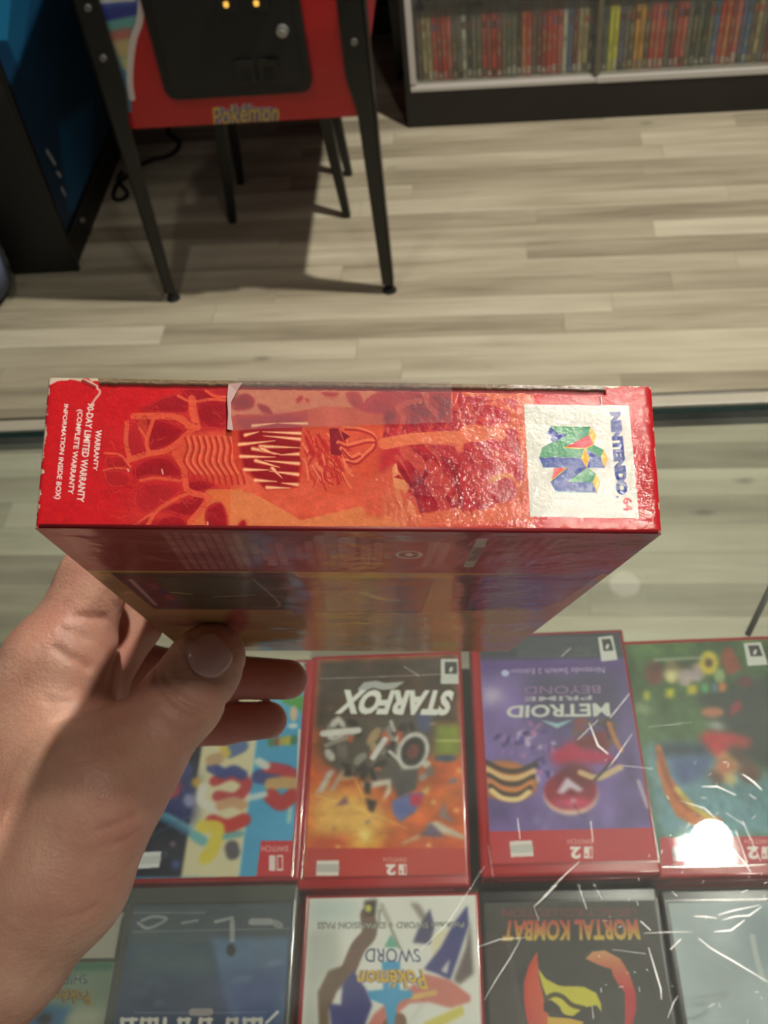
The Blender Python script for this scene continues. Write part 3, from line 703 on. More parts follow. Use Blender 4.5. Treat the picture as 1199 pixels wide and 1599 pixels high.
# ------------------------------------------------------------------ game cases under the glass
CANG = math.radians(-7.0); CU = np.array([math.cos(CANG), math.sin(CANG), 0]); CV = np.array([CU[1], -CU[0], 0])   # right, and towards the photographer
m_redpl = mat('red_case_plastic', (176, 28, 32), .28, coat=.6); m_clrpl = mat('smoky_grey_plastic', (84, 86, 80), .2, coat=.7); m_dark = mat('dark_case_plastic', (40, 38, 38), .3, coat=.5)
m_cover = art_mat('printed_cover', .45, .35, ((60, .00006), (700, .00002)), .02, spec=.2)
def case(name, tl, zt, label, shell, w_=.107, l_=.168, th=.0118, margin=(.0045, .0035, .0025, .0075), ppm=2.4, bg=(200, 200, 200), parts=True, cat='game case', group='game cases lying under the counter glass'):
    """tl: photographed place of the far left corner; margin: left, top, right, bottom around the cover sheet"""
    P = on_h(tl, zt); c = P + CU * w_ / 2 + CV * l_ / 2
    e = empty(name, (c[0], c[1], zt - th), CANG, label, cat, group)
    bm = bmesh.new(); bx(bm, (0, 0, th / 2), (w_, l_, th), 0, .0022, seg=3); bx(bm, (0, -l_ / 2 - .0001, th / 2), (w_ - .02, .001, .0012), 0, .0004)
    frombm('shell', bm, shell, e, True)
    ml, mt, mr, mb = margin; O = P + CU * ml + CV * mt
    def tf(Q):
        r = np.array([on_h(q, zt) for q in Q]) - O; return np.stack([r @ CU, r @ CV], 1) * 1000
    cv = Canvas((w_ - ml - mr) * 1000, (l_ - mt - mb) * 1000, ppm, tf, bg)
    lo = (-w_ / 2 + ml, l_ / 2 - mt, th + .0003)
    def done():
        o = cv.mesh('cover_sheet', lo, (1, 0, 0), (0, -1, 0), m_cover, e)
        # clear sleeve edge around the printed sheet
        bm = bmesh.new(); x0, x1, y0, y1 = lo[0] - .0012, lo[0] + (w_ - ml - mr) + .0012, lo[1] - (l_ - mt - mb) - .0012, lo[1] + .0012
        for a, b, s in (((x0 + x1) / 2, y0, 0), ((x0 + x1) / 2, y1, 0), (x0, (y0 + y1) / 2, 1), (x1, (y0 + y1) / 2, 1)):
            bx(bm, (a, b, th + .0003), ((x1 - x0) if not s else .0006, (y1 - y0) if s else .0006, .0007), 0, .0002)
        frombm('clear_sleeve', bm, m_sleeve, e); return e
    return cv, done
m_sleeve = glass_mat('clear_sleeve_plastic', (.85, .85, .83), 1.9, .12)
ZC = 1.080
def rating(cv, q, up=True):
    """the rating box printed on a corner: letter field over small print"""
    cv.poly(q, (206, 208, 200)); q = np.array(q, float); c = q.mean(0)
    cv.poly((q - c) * (.62, .5) + c + (0, (q[:, 1].max() - q[:, 1].min()) * -.14), (60, 60, 58)); cv.ell(c + (0, -3), 2.2, 4.5, (214, 214, 208), .4)
def sw2(cv, f, cx, cy, s, two=True):
    """console mark, upside down as it lies: rounded pair of controllers, a 2, and the word under it"""
    X = lambda x, y: f(cx + x * s, cy + y * s)
    if two:
        for k, (a, b) in enumerate(((30, 58), (60, 82))):
            P = [X(a, -36), X(b, -36), X(b, 36), X(a, 36)]
            cv.poly(P, (238, 226, 220))
        cv.poly([X(65, -28), X(77, -28), X(77, 28), X(65, 28)], (196, 60, 50)); cv.line([X(44, 8), X(44, 20)], .9, (196, 60, 50))
        cv.text('2', [X(10, 38), X(-55, 38), X(-55, -36), X(10, -36)], (240, 228, 222), .05)
        cv.text('SWITCH', [X(82, -52), X(-70, -52), X(-70, -82), X(82, -82)], (226, 170, 158), .01)
    else:
        for a, b in ((-34, -4), (4, 34)): cv.poly([X(a, -38), X(b, -38), X(b, 38), X(a, 38)], (242, 224, 220))
        cv.poly([X(10, -30), X(28, -30), X(28, 30), X(10, 30)], (206, 50, 56)); cv.ell(X(-18, 10), .9, .9, (206, 50, 56)) if cv.tf is None else None
        cv.text('SWITCH', [X(60, -56), X(-70, -56), X(-70, -84), X(60, -84)], (236, 190, 184), .01)

# --- orange space game
A_ = lambda x, y: (470 + x / 4.282, 1010 + y / 4.282); B_ = lambda x, y: (470 + x / 4.282, 1190 + y / 4.282)
cv, done = case('game_case', (487, 1024), ZC, 'red game case with orange space battle cover and white slanted title', m_redpl, bg=(206, 96, 44))
cv.poly([A_(100, 40), A_(1100, 30), A_(1120, 520), A_(60, 560)], (78, 62, 48), soft=3); cv.noise(.25, 12, 8, 5)
cv.poly([A_(60, 560), A_(1140, 520), A_(1150, 700), A_(60, 760)], (110, 78, 52), soft=8)
cv.poly([B_(80, 200), B_(400, 180), B_(560, 330), B_(620, 420), B_(420, 520), B_(60, 500)], (232, 178, 92), soft=6); cv.poly([B_(600, 420), B_(1100, 190), B_(1130, 130), B_(800, 300)], (226, 150, 84), soft=5)
cv.poly([B_(80, 500), B_(350, 500), B_(600, 560), B_(1130, 500), B_(1140, 580), B_(60, 590)], (212, 88, 48), soft=3); cv.poly([B_(300, 515), B_(560, 500), B_(520, 575), B_(330, 575)], (236, 178, 70), soft=3)
cv.glow(B_(425, 485), 9, (255, 236, 150)); cv.glow(B_(425, 485), 24, (250, 214, 110), .35)
cv.line([B_(90, 215), B_(420, 320), B_(700, 440)], .8, (246, 214, 120), .5); cv.line([B_(350, 90), B_(420, 240)], 1.2, (240, 196, 90), .7)
cv.poly([A_(880, 520), A_(1085, 520), A_(1090, 700), A_(1000, 740), A_(880, 720)], (134, 146, 50), soft=2); cv.line([A_(890, 628), A_(1080, 628)], 1, (200, 206, 130)); cv.ell(A_(960, 745), 18, 5, (70, 84, 110), soft=1)
# a tumble of grey and white machine shapes
rs = random.Random(11)
cv.poly([A_(160, 480), A_(900, 440), A_(880, 700), B_(760, 60), B_(620, 180), B_(420, 110), B_(190, 60), A_(140, 700)], (92, 82, 72), soft=3)
for k in range(46):
    x = rs.uniform(170, 860); y = rs.uniform(490, 880); c_ = rs.choice([(214, 210, 200), (150, 146, 138), (52, 46, 42), (40, 36, 34), (178, 150, 110), (120, 112, 104), (196, 96, 70)])
    cv.ell(A_(x, y), rs.uniform(5, 17), rs.uniform(2.5, 8), c_, rs.uniform(0, 3.1), .85, .5)
for a, b, c_, w_ in (((150, 580), (380, 560), (220, 218, 210), 6), ((170, 660), (300, 610), (150, 140, 130), 4), ((560, 620), (480, 740), (214, 210, 204), 5), ((600, 500), (620, 560), (190, 186, 178), 3), ((590, 700), (700, 800), (196, 196, 190), 3)): cv.line([A_(*a), A_(*b)], w_ * .8, c_)
for r_, c_ in ((24, (206, 204, 198)), (18, (60, 54, 50)), (9, (120, 66, 60))): cv.ell(A_(745, 700), r_, r_ * 1.3, c_, .4, soft=.6)
cv.poly([A_(760, 440), A_(880, 450), A_(840, 580), A_(790, 560)], (84, 90, 130), soft=1.5)
for P, c_ in (([(400, 140), (600, 110), (600, 200), (540, 270), (580, 150), (430, 180)], (218, 206, 190)), ([(430, 240), (510, 260), (480, 340), (450, 320)], (58, 48, 40)), ([(420, 120), (470, 140), (460, 220), (420, 200)], (60, 52, 44)),
              ([(100, 210), (180, 60), (230, 50), (150, 200)], (200, 190, 180)), ([(190, 190), (270, 60), (300, 50), (220, 190)], (170, 160, 150)), ([(600, 60), (780, 40), (770, 180), (640, 240)], (84, 80, 78)),
              ([(600, 260), (700, 210), (820, 200), (760, 330), (660, 400), (610, 340)], (104, 112, 168)), ([(720, 220), (810, 210), (790, 290), (730, 290)], (190, 50, 72)), ([(800, 190), (860, 150), (840, 220)], (216, 190, 120)),
              ([(840, 410), (900, 390), (1110, 500), (1100, 520), (960, 480), (840, 460)], (206, 190, 168)), ([(790, 490), (860, 400), (960, 500)], (104, 86, 108)), ([(660, 540), (780, 480), (800, 500), (680, 545)], (214, 180, 150)), ([(910, 350), (950, 260), (980, 350), (1030, 410), (940, 380)], (150, 120, 116)),
              ([(230, 290), (300, 225), (320, 280)], (130, 90, 100)), ([(960, 140), (1030, 95), (1040, 140)], (120, 110, 130)), ([(420, 400), (460, 380), (450, 415)], (130, 120, 110)), ([(205, 445), (235, 430), (225, 460)], (140, 100, 70))):
    cv.poly([B_(*p) for p in P], c_, soft=.8)
for p in ((1050, 55), (245, 565), (845, 550), (1030, 318), (880, 265)): cv.glow(B_(*p), 4, (250, 200, 130), .8)
cv.soften(.45); cv.noise(.10, 5, 4, 8)
cv.poly([B_(40, 572), B_(1140, 572), B_(1150, 850), B_(30, 850)], (196, 66, 56))
cv.poly([A_(380, 285), A_(420, 240), A_(500, 230), A_(560, 245), A_(690, 235), A_(620, 285), A_(540, 290), A_(480, 275), A_(390, 310)], (176, 178, 172))
cv.text('STARFOX', [A_(980, 462), A_(222, 450), A_(290, 288), A_(1022, 292)], (232, 232, 224), .05)
rating(cv, [A_(930, 85), A_(1062, 85), A_(1066, 250), A_(930, 250)])
cv.poly([B_(108, 655), B_(255, 652), B_(250, 755), B_(103, 755)], (236, 226, 218)); cv.words(B_(125, 705), B_(235, 705), 5, (176, 172, 168), 4)
sw2(cv, B_, 620, 715, 1.0); done()
case('game_case', (485, 1026), ZC - .0124, 'red game case lowest in the pile under the orange space battle case', m_redpl, bg=(150, 40, 40), ppm=.4)[1]()

# --- purple game, on top of a second case
A_ = lambda x, y: (720 + x / 3.747, 980 + y / 3.747); B_ = lambda x, y: (740 + x / 3.747, 1190 + y / 3.747)
cv, done = case('game_case', (733, 991), ZC + .0125, 'red game case with violet cover and pale title, raised on another case', m_redpl, bg=(112, 92, 150), w_=.106, l_=.172, margin=(.0065, .0028, .002, .008))
cv.noise(.35, 18, 26, 21); cv.poly([A_(100, 60), A_(930, 20), A_(960, 180), A_(100, 200)], (62, 66, 72), soft=1); cv.poly([A_(100, 190), A_(930, 190), A_(940, 260), A_(100, 270)], (98, 72, 140), soft=2)
for k in range(7): cv.words(A_(330, 70 + 17 * k), A_(790, 62 + 17 * k), 1.1, (150, 154, 156), k, .6)
cv.glow(A_(180, 400), 18, (206, 196, 214), .7); cv.poly([A_(360, 290), A_(900, 250), A_(960, 430), A_(880, 560), A_(420, 560)], (72, 66, 96), soft=7)
rs = random.Random(5)
for k in range(70):
    x = rs.uniform(190, 560); y = rs.uniform(560, 900); cv.ell(A_(x, y), rs.uniform(2, 9), rs.uniform(1.5, 5), rs.choice([(70, 56, 130), (52, 40, 100), (146, 110, 180), (196, 176, 214), (110, 84, 160), (190, 120, 170)]), rs.uniform(0, 3), .8, .6)
for k in range(26):
    x = rs.uniform(640, 900); y = rs.uniform(540, 780); cv.ell(A_(x, y), rs.uniform(4, 14), rs.uniform(2, 6), rs.choice([(70, 60, 50), (110, 88, 60), (150, 60, 60), (60, 46, 70), (190, 130, 90)]), rs.uniform(0, 3), .8, 1)
cv.poly([A_(520, 740), A_(640, 660), A_(720, 700), A_(860, 730), A_(900, 790), A_(540, 800)], (186, 46, 84), soft=2); cv.poly([A_(640, 660), A_(830, 600), A_(860, 720), A_(700, 700)], (120, 44, 50), soft=2)
# striped orange orb, left
cv.ell(B_(190, 110), 48, 31, (190, 116, 60), .15, soft=1)
for k, (dy, c_) in enumerate(((-60, (58, 44, 36)), (-20, (226, 190, 130)), (15, (60, 46, 40)), (45, (214, 130, 70)), (78, (70, 52, 44)), (104, (240, 214, 150)))):
    cv.line([B_(75 + k * 6, 60 + dy), B_(170, 105 + dy), B_(260, 110 + dy), B_(360 - k * 8, 70 + dy)], 3.4, c_, .9)
# red round machine shape
cv.ell(B_(565, 190), 42, 31, (236, 196, 170), soft=1); cv.ell(B_(562, 168), 41, 29, (146, 30, 52), soft=1); cv.ell(B_(590, 90), 30, 22, (112, 36, 48), soft=3)
cv.ell(B_(570, 235), 30, 8, (210, 60, 96), soft=1.5); cv.poly([B_(480, 180), B_(540, 85), B_(640, 160), B_(610, 175), B_(560, 150), B_(520, 185)], (216, 200, 214), soft=1); cv.glow(B_(576, 222), 4, (240, 196, 214))
cv.line([B_(620, 60), B_(720, 90), B_(850, 30)], 4, (220, 190, 140), .9); cv.line([B_(700, 105), B_(800, 0)], 1.6, (60, 50, 46)); cv.line([A_(860, 560), A_(880, 620), A_(930, 720)], 3, (206, 130, 70), .8)
for k in range(14):
    x = rs.uniform(330, 880); y = rs.uniform(200, 380); cv.ell(B_(x, y), rs.uniform(2, 5), rs.uniform(6, 14), rs.choice([(150, 136, 186), (96, 80, 140), (176, 160, 200)]), rs.uniform(-.6, .6), .5, 1.5)
cv.line([B_(955, 110), B_(1010, 260)], 2.5, (206, 190, 196), .7)
cv.soften(.5)
cv.poly([B_(60, 405), B_(1100, 378), B_(1120, 640), B_(60, 640)], (190, 54, 60))
cv.text('Nintendo Switch 2 Edition', [A_(835, 268), A_(290, 275), A_(290, 245), A_(832, 232)], (190, 170, 206), .0); cv.ell(A_(258, 268), 6, 5, (190, 190, 230))
cv.text('METROID', [A_(868, 520), A_(262, 528), A_(270, 458), A_(860, 440)], (206, 208, 200), .03); cv.poly([A_(460, 540), A_(560, 590), A_(660, 535), A_(560, 560)], (150, 190, 200), soft=.5)
cv.text('PRIME', [A_(760, 425), A_(370, 432), A_(370, 405), A_(760, 398)], (176, 168, 180), .02); cv.text('BEYOND', [A_(810, 385), A_(370, 392), A_(370, 345), A_(810, 340)], (146, 110, 160), .0)
rating(cv, [A_(795, 60), A_(880, 50), A_(910, 190), A_(815, 200)])
cv.poly([B_(208, 460), B_(338, 454), B_(348, 545), B_(218, 552)], (226, 216, 208)); cv.words(B_(235, 505), B_(325, 500), 5, (176, 176, 170), 4)
sw2(cv, B_, 612, 525, .95); done()
case('game_case', (731, 998), ZC + .0001, 'red game case directly beneath the violet one', m_redpl, bg=(120, 40, 50), ppm=.4)[1]()

# --- green jungle game, right edge
D_ = lambda x, y: (980 + x / 5.475, 990 + y / 5.475); E_ = lambda x, y: (970 + x / 3.808, 980 + y / 3.808)
cv, done = case('game_case', (962, 1001), ZC, 'red game case with green jungle and pale water cover, lamp glare on its banner', m_redpl, bg=(76, 104, 62), w_=.107)
cv.noise(.35, 14, 22, 31); cv.poly([D_(560, 500), D_(1400, 300), D_(1500, 1200), D_(900, 1100)], (46, 54, 46), soft=5)
cv.poly([E_(120, 690), E_(520, 700), E_(900, 900), E_(960, 1240), E_(200, 1260)], (112, 152, 162), soft=4); cv.poly([E_(200, 690), E_(520, 680), E_(540, 780), E_(220, 770)], (46, 62, 76), soft=3); cv.poly([E_(270, 770), E_(530, 770), E_(520, 900), E_(330, 930)], (74, 92, 140), soft=3)
cv.poly([E_(500, 860), E_(880, 900), E_(960, 1100), E_(700, 1000), E_(440, 960)], (96, 134, 140), soft=5)
cv.poly([E_(205, 690), E_(235, 700), E_(290, 880), E_(370, 1000), E_(470, 1090), E_(590, 1130), E_(610, 1200), E_(440, 1180), E_(330, 1120), E_(260, 990), E_(215, 850)], (206, 116, 66), .95); cv.line([E_(225, 740), E_(285, 920), E_(370, 1040), E_(470, 1110)], 3.5, (150, 76, 44), .9); cv.line([E_(330, 960), E_(420, 1060), E_(560, 1150)], 4, (214, 190, 96), .9)
cv.poly([D_(600, 880), D_(700, 820), D_(900, 850), D_(1040, 900), D_(880, 960), D_(780, 1080), D_(700, 1000)], (186, 44, 48), soft=2); cv.poly([D_(800, 950), D_(1030, 880), D_(1060, 960), D_(900, 1000)], (170, 60, 58), soft=2)
for a, b, r1, r2, c_ in ((640, 800, 34, 22, (196, 140, 90)), (700, 760, 30, 16, (84, 60, 48)), (600, 850, 24, 30, (190, 110, 76)), (760, 860, 30, 26, (100, 62, 50)), (640, 900, 18, 14, (216, 190, 120)), (560, 890, 22, 14, (96, 70, 60))): cv.ell(E_(a, b), r1 / 1.6, r2 / 1.6, c_, .6, .9, 1.5)
for x, y, c_, r_ in ((230, 340, (120, 70, 60), 15), (375, 330, (190, 176, 110), 14), (370, 350, (214, 206, 150), 8), (488, 370, (176, 160, 156), 12), (590, 330, (176, 160, 160), 12), (690, 250, (206, 184, 60), 15), (690, 250, (70, 54, 40), 6), (780, 360, (150, 170, 110), 9)): cv.ell(D_(x, y), r_, r_ * 1.25, c_, 0, .95, .7)
cv.poly([D_(190, 250), D_(600, 220), D_(560, 300), D_(180, 330)], (62, 52, 46), .6, 2); cv.line([D_(230, 228), D_(640, 205)], 1.2, (190, 190, 176))
for x, y, w_, c_ in ((160, 530, 50, (196, 190, 60)), (360, 510, 70, (206, 198, 40)), (550, 480, 80, (206, 190, 50)), (660, 470, 60, (96, 170, 110)), (738, 465, 34, (84, 130, 170)), (805, 460, 60, (206, 120, 60))): cv.poly([D_(x - w_ / 2, y - 38), D_(x + w_ / 2, y - 42), D_(x + w_ / 2, y + 34), D_(x - w_ / 2, y + 38)], c_, .95, .8)
cv.poly([D_(790, 190), D_(830, 110), D_(890, 130), D_(970, 300), D_(860, 360), D_(800, 260)], (140, 70, 52), soft=1); cv.ell(D_(1000, 410), 12, 9, (96, 50, 50), soft=1); cv.ell(D_(720, 670), 18, 8, (176, 110, 76), soft=1); cv.poly([D_(880, 600), D_(960, 560), D_(970, 640), D_(860, 720)], (140, 40, 50), soft=1)
cv.poly([D_(640, 770), D_(760, 740), D_(860, 800), D_(760, 830)], (150, 156, 150), soft=2); cv.glow(D_(130, 640), 14, (206, 226, 180), .5)
cv.soften(1.0); cv.noise(.12, 4, 6, 3)
cv.poly([E_(230, 1245), E_(1200, 1232), E_(1300, 1420), E_(240, 1430)], (186, 62, 72))
rating(cv, [D_(985, 85), D_(1130, 75), D_(1190, 265), D_(1020, 275)])
cv.poly([E_(300, 1300), E_(430, 1300), E_(440, 1380), E_(310, 1385)], (180, 176, 168)); cv.words(E_(325, 1345), E_(425, 1343), 4, (140, 140, 134), 4); sw2(cv, E_, 800, 1335, 1.0); done()

# --- three-panel game, left, mostly behind the hand
M_ = lambda x, y: (200 + x / 4.282, 1140 + y / 4.282); N_ = lambda x, y: (360 + x / 8.0, 1000 + y / 8.0)
cv, done = case('game_case', (259, 1037), ZC, 'red game case with starry, cream and bright blue cover panels, partly behind the hand', m_redpl, bg=(84, 168, 206), w_=.109, l_=.160, margin=(.0035, .003, .006, .003))
cv.poly([M_(870, -620), M_(1210, -620), M_(1150, 740), M_(1000, 980), M_(740, 980)], (78, 164, 208)); cv.poly([M_(860, -620), M_(1230, -620), M_(1200, -200), M_(850, -200)], (120, 186, 200), soft=6)
cv.poly([M_(560, -620), M_(940, -620), M_(735, 980), M_(355, 980)], (222, 212, 172)); cv.poly([M_(0, -620), M_(610, -620), M_(360, 980), M_(-200, 980)], (28, 30, 48))
cv.line([M_(735, 980), M_(940, -620)], .8, (240, 236, 214)); cv.line([M_(358, 980), M_(612, -620)], .8, (226, 214, 150))
cv.poly([M_(100, 300), M_(470, 300), M_(440, 640), M_(150, 540)], (44, 52, 112), soft=4); cv.line([M_(110, 545), M_(250, 575), M_(410, 660)], 5, (110, 176, 200), .8); cv.line([M_(110, 560), M_(250, 600), M_(400, 690)], 4, (60, 110, 140), .7); cv.line([M_(130, 720), M_(420, 570)], .8, (80, 96, 130))
rs = random.Random(9)
for k in range(30): cv.ell(M_(rs.uniform(120, 480), rs.uniform(100, 900)), .7, .7, (190, 200, 220), 0, .8)
for x, y, r_, c_ in ((300, 760, 5, (176, 120, 150)), (320, 895, 9, (64, 84, 140)), (250, 825, 4, (90, 110, 130)), (290, 380, 20, (170, 60, 80)), (410, 470, 12, (150, 150, 190)), (455, 350, 9, (206, 160, 60)), (380, 260, 16, (60, 70, 130))): cv.ell(M_(x, y), r_ * .8, r_ * .9, c_, 0, .95, 1)
# abstract swirls of printed colour in the middle and right panels
for P, w_, c_ in (([(580, 340), (700, 300), (790, 360), (720, 450), (600, 440)], 12, (186, 52, 60)), ([(560, 250), (640, 290), (700, 270), (760, 300)], 12, (58, 70, 140)), ([(500, 380), (490, 470), (570, 530)], 10, (226, 222, 210)), ([(620, 500), (700, 480), (760, 500)], 12, (206, 160, 120)),
                  ([(560, 610), (660, 640), (770, 600)], 15, (196, 50, 48)), ([(500, 640), (600, 660), (560, 800), (520, 850)], 14, (226, 206, 70)), ([(440, 700), (500, 740)], 10, (110, 180, 186)), ([(650, 710), (750, 690)], 7, (110, 170, 170)), ([(690, 780), (700, 820)], 14, (90, 84, 96)),
                  ([(700, 90), (760, 110), (680, 150)], 14, (84, 108, 160)), ([(560, 200), (600, 190)], 14, (196, 160, 120)), ([(640, 120), (660, 160)], 9, (220, 190, 90)),
                  ([(870, 310), (960, 320), (1050, 280)], 16, (60, 66, 130)), ([(930, 250), (1040, 270), (1100, 300)], 13, (190, 50, 60)), ([(950, 360), (1040, 350), (1120, 360)], 14, (206, 160, 100)), ([(950, 440), (1020, 490), (1090, 440)], 16, (190, 46, 46)), ([(820, 450), (910, 430)], 7, (206, 222, 220)), ([(870, 210), (920, 240)], 9, (220, 224, 214)), ([(1080, 520), (1070, 610)], 4, (176, 206, 190))):
    cv.line([M_(*p) for p in P], w_ * .62, c_, .95)
cv.soften(.9)
cv.poly([N_(600, 730), N_(740, 740), N_(980, 660), N_(975, 960), N_(900, 940), N_(830, 850), N_(680, 800)], (78, 156, 66), soft=1); cv.ell(N_(940, 1045), 6, 4, (214, 214, 80), soft=.5); cv.ell(N_(780, 920), 6, 12, (214, 186, 150), soft=1); cv.ell(N_(770, 1070), 8, 4, (220, 230, 226), soft=1)
for k, c_ in enumerate(((84, 130, 70), (150, 90, 60), (196, 170, 60), (206, 180, 50), (80, 130, 60), (90, 110, 150))): cv.ell(N_(500 + 70 * k, 1270 - 6 * k), 5, 8, c_, .2, .95, .7)
cv.poly([M_(885, 738), M_(1125, 738), M_(1100, 990), M_(855, 975)], (204, 50, 58)); sw2(cv, M_, 985, 885, 1.35, False)
cv.poly([M_(78, 815), M_(225, 808), M_(210, 915), M_(62, 925)], (222, 224, 222)); cv.words(M_(95, 870), M_(200, 862), 5, (186, 188, 186), 4)
cv.poly([N_(820, 215), N_(1010, 215), N_(1000, 420), N_(930, 420)], (190, 196, 186)); cv.poly([N_(900, 270), N_(960, 330), N_(920, 350)], (50, 50, 50)); cv.line([M_(1140, 0), M_(1120, 700)], 1.6, (214, 222, 220))
done()
case('game_case', (259, 1038), ZC - .0124, 'red game case lowest in the pile under the three panel case', m_redpl, bg=(170, 60, 60), ppm=.4, w_=.110, l_=.162)[1]()

# --- front row: grey case with seascape
L_ = lambda x, y: (x / 2.498, 1360 + y / 2.498); K_ = lambda x, y: (160 + x / 3.526, 1480 + y / 3.526)
cv, done = case('game_case', (200, 1385), ZC, 'smoky grey game case with dark blue sea and sky cover, left of the front row', m_clrpl, bg=(62, 74, 98), w_=.108, l_=.170, margin=(.006, .012, .0035, .003))
cv.poly([L_(500, 60), L_(1180, 60), L_(1180, 270), L_(480, 290)], (84, 92, 98), soft=1); cv.poly([L_(520, 75), L_(1150, 95), L_(1120, 125), L_(530, 120)], (30, 28, 28), soft=1.2); cv.poly([L_(500, 270), L_(840, 268), L_(880, 420), L_(470, 420)], (88, 106, 112), soft=8)
cv.poly([L_(820, 262), L_(1170, 262), L_(1150, 600), L_(910, 600)], (98, 122, 150), soft=1.2); cv.poly([K_(640, 130), K_(1050, 120), K_(1040, 420), K_(700, 420)], (72, 90, 136), soft=6)
for P, w_, a in (([L_(555, 195), L_(600, 180), L_(650, 190), L_(580, 225), L_(540, 205)], 1.8, .7), ([L_(710, 205), L_(770, 195)], 1.5, .7), ([L_(840, 200), L_(905, 185)], 2, .8), ([L_(980, 200), L_(1050, 200)], 4, .8), ([L_(1070, 205), L_(1090, 215)], 4, .6), ([L_(520, 240), L_(1140, 225)], .7, .4), ([L_(905, 200), L_(905, 270)], 3, .8), ([L_(520, 165), L_(800, 165)], .7, .5)): cv.line(P, w_, (170, 172, 172), a)
cv.ell(L_(900, 310), 7, 10, (60, 66, 66), soft=.6)
for x, y, r1, c_ in ((940, 425, 22, (110, 130, 160)), (1065, 360, 18, (124, 146, 168)), (600, 430, 20, (86, 98, 118)), (540, 475, 22, (80, 94, 116)), (620, 515, 9, (140, 150, 160)), (640, 455, 18, (80, 90, 112))): cv.ell(L_(x, y), r1 * .8, r1 * .22, c_, -.15, .8, 1.2)
cv.words(K_(495, 355), K_(590, 355), 4, (180, 166, 160), 3, 1, .9); cv.line([K_(180, 358), K_(480, 360)], .5, (150, 150, 156), .6); cv.line([K_(600, 360), K_(900, 356)], .5, (150, 150, 156), .6); cv.line([K_(900, 415), K_(960, 355)], 1.5, (220, 220, 214))
for k, x in enumerate((110, 165, 220, 260, 300, 345, 425, 470, 540, 585, 690, 735, 780, 830, 870)): cv.line([K_(x, 395), K_(x + (-8 if k % 3 else 10), 520)], 2.4, (206, 200, 190)); 
for x0, x1 in ((110, 190), (225, 290), (420, 480), (540, 600), (690, 740), (800, 870)): cv.line([K_(x0, 398), K_(x1, 396)], 1.8, (206, 200, 190))
cv.noise(.08, 10, 5, 41); done()

# --- white case with blue and yellow lettering
Q_ = lambda x, y: (470 + x / 4.134, 1400 + y / 4.134)
cv, done = case('game_case', (476, 1397), ZC, 'game case with white cover, yellow lettering and light blue emblem', m_redpl, bg=(226, 226, 218), w_=.106, l_=.170, margin=(.003, .0025, .0025, .003))
cv.poly([Q_(30, 10), Q_(380, 20), Q_(400, 150), Q_(60, 180)], (186, 206, 200), .7, 5); cv.poly([Q_(30, 230), Q_(240, 200), Q_(260, 430), Q_(120, 600), Q_(110, 900), Q_(0, 900)], (190, 192, 184), .9, 3)
BR = (120, 96, 84); NV = (66, 70, 128); SA = (206, 124, 112)
cv.line([Q_(430, 120), Q_(440, 240), Q_(370, 330), Q_(310, 470)], 9, BR); cv.poly([Q_(120, 900), Q_(110, 620), Q_(180, 480), Q_(290, 440), Q_(310, 520), Q_(230, 620), Q_(180, 740), Q_(190, 900)], (112, 92, 72), soft=.6)
cv.poly([Q_(180, 690), Q_(260, 700), Q_(270, 560), Q_(340, 480), Q_(420, 600), Q_(460, 700), Q_(400, 860), Q_(200, 860)], NV, soft=.6); cv.poly([Q_(410, 30), Q_(490, 20), Q_(480, 120), Q_(410, 130)], (70, 60, 54), soft=.8); cv.ell(Q_(435, 80), 5, 6, (206, 206, 90), soft=.5)
cv.line([Q_(500, 200), Q_(520, 90), Q_(640, 340), Q_(590, 230)], 1.4, (150, 146, 136)); cv.line([Q_(520, 60), Q_(570, 170)], 3, (186, 180, 168)); cv.poly([Q_(840, 330), Q_(860, 240), Q_(960, 210), Q_(980, 230), Q_(860, 430)], (222, 214, 180), soft=.6)
cv.poly([Q_(700, 40), Q_(760, 50), Q_(830, 160), Q_(790, 180)], (150, 140, 130), soft=1); cv.poly([Q_(720, 300), Q_(760, 200), Q_(830, 80), Q_(860, 200), Q_(830, 310)], (84, 80, 110), soft=.6)
cv.poly([Q_(790, 470), Q_(900, 330), Q_(980, 180), Q_(1070, 60), Q_(1080, 180), Q_(1010, 400), Q_(960, 540), Q_(880, 500)], NV, soft=.6); cv.poly([Q_(900, 480), Q_(960, 400), Q_(940, 500)], (214, 206, 206), soft=.5)
cv.poly([Q_(1090, 150), Q_(1060, 330), Q_(980, 540), Q_(1020, 570), Q_(1110, 500)], (110, 100, 98), soft=1)
cv.poly([Q_(640, 640), Q_(800, 500), Q_(960, 540), Q_(1090, 640), Q_(1090, 680), Q_(960, 720), Q_(820, 680), Q_(700, 690), Q_(640, 740), Q_(560, 900), Q_(390, 900), Q_(470, 760), Q_(560, 680)], SA, soft=.6)
cv.poly([Q_(780, 820), Q_(1040, 700), Q_(1050, 760), Q_(860, 860)], (214, 200, 100), soft=.5); cv.line([Q_(720, 650), Q_(860, 620)], 3, (222, 180, 110)); cv.line([Q_(560, 830), Q_(640, 790), Q_(640, 900)], 6, (130, 96, 80))
cv.poly([Q_(535, 330), Q_(580, 245), Q_(630, 330)], (112, 176, 152))
cv.poly([Q_(520, 400), Q_(640, 400), Q_(635, 600), Q_(720, 610), Q_(715, 650), Q_(650, 670), Q_(620, 700), Q_(600, 830), Q_(560, 830), Q_(540, 700), Q_(440, 660), Q_(430, 610), Q_(530, 600)], (70, 160, 206))
cv.soften(.4)
t1 = [Q_(775, 425), Q_(410, 425), Q_(420, 335), Q_(760, 340)]
cv.text('SWORD', t1, (224, 226, 222), .09); cv.text('SWORD', t1, (52, 66, 100), .0)
t2 = [Q_(820, 600), Q_(345, 585), Q_(380, 475), Q_(780, 470)]
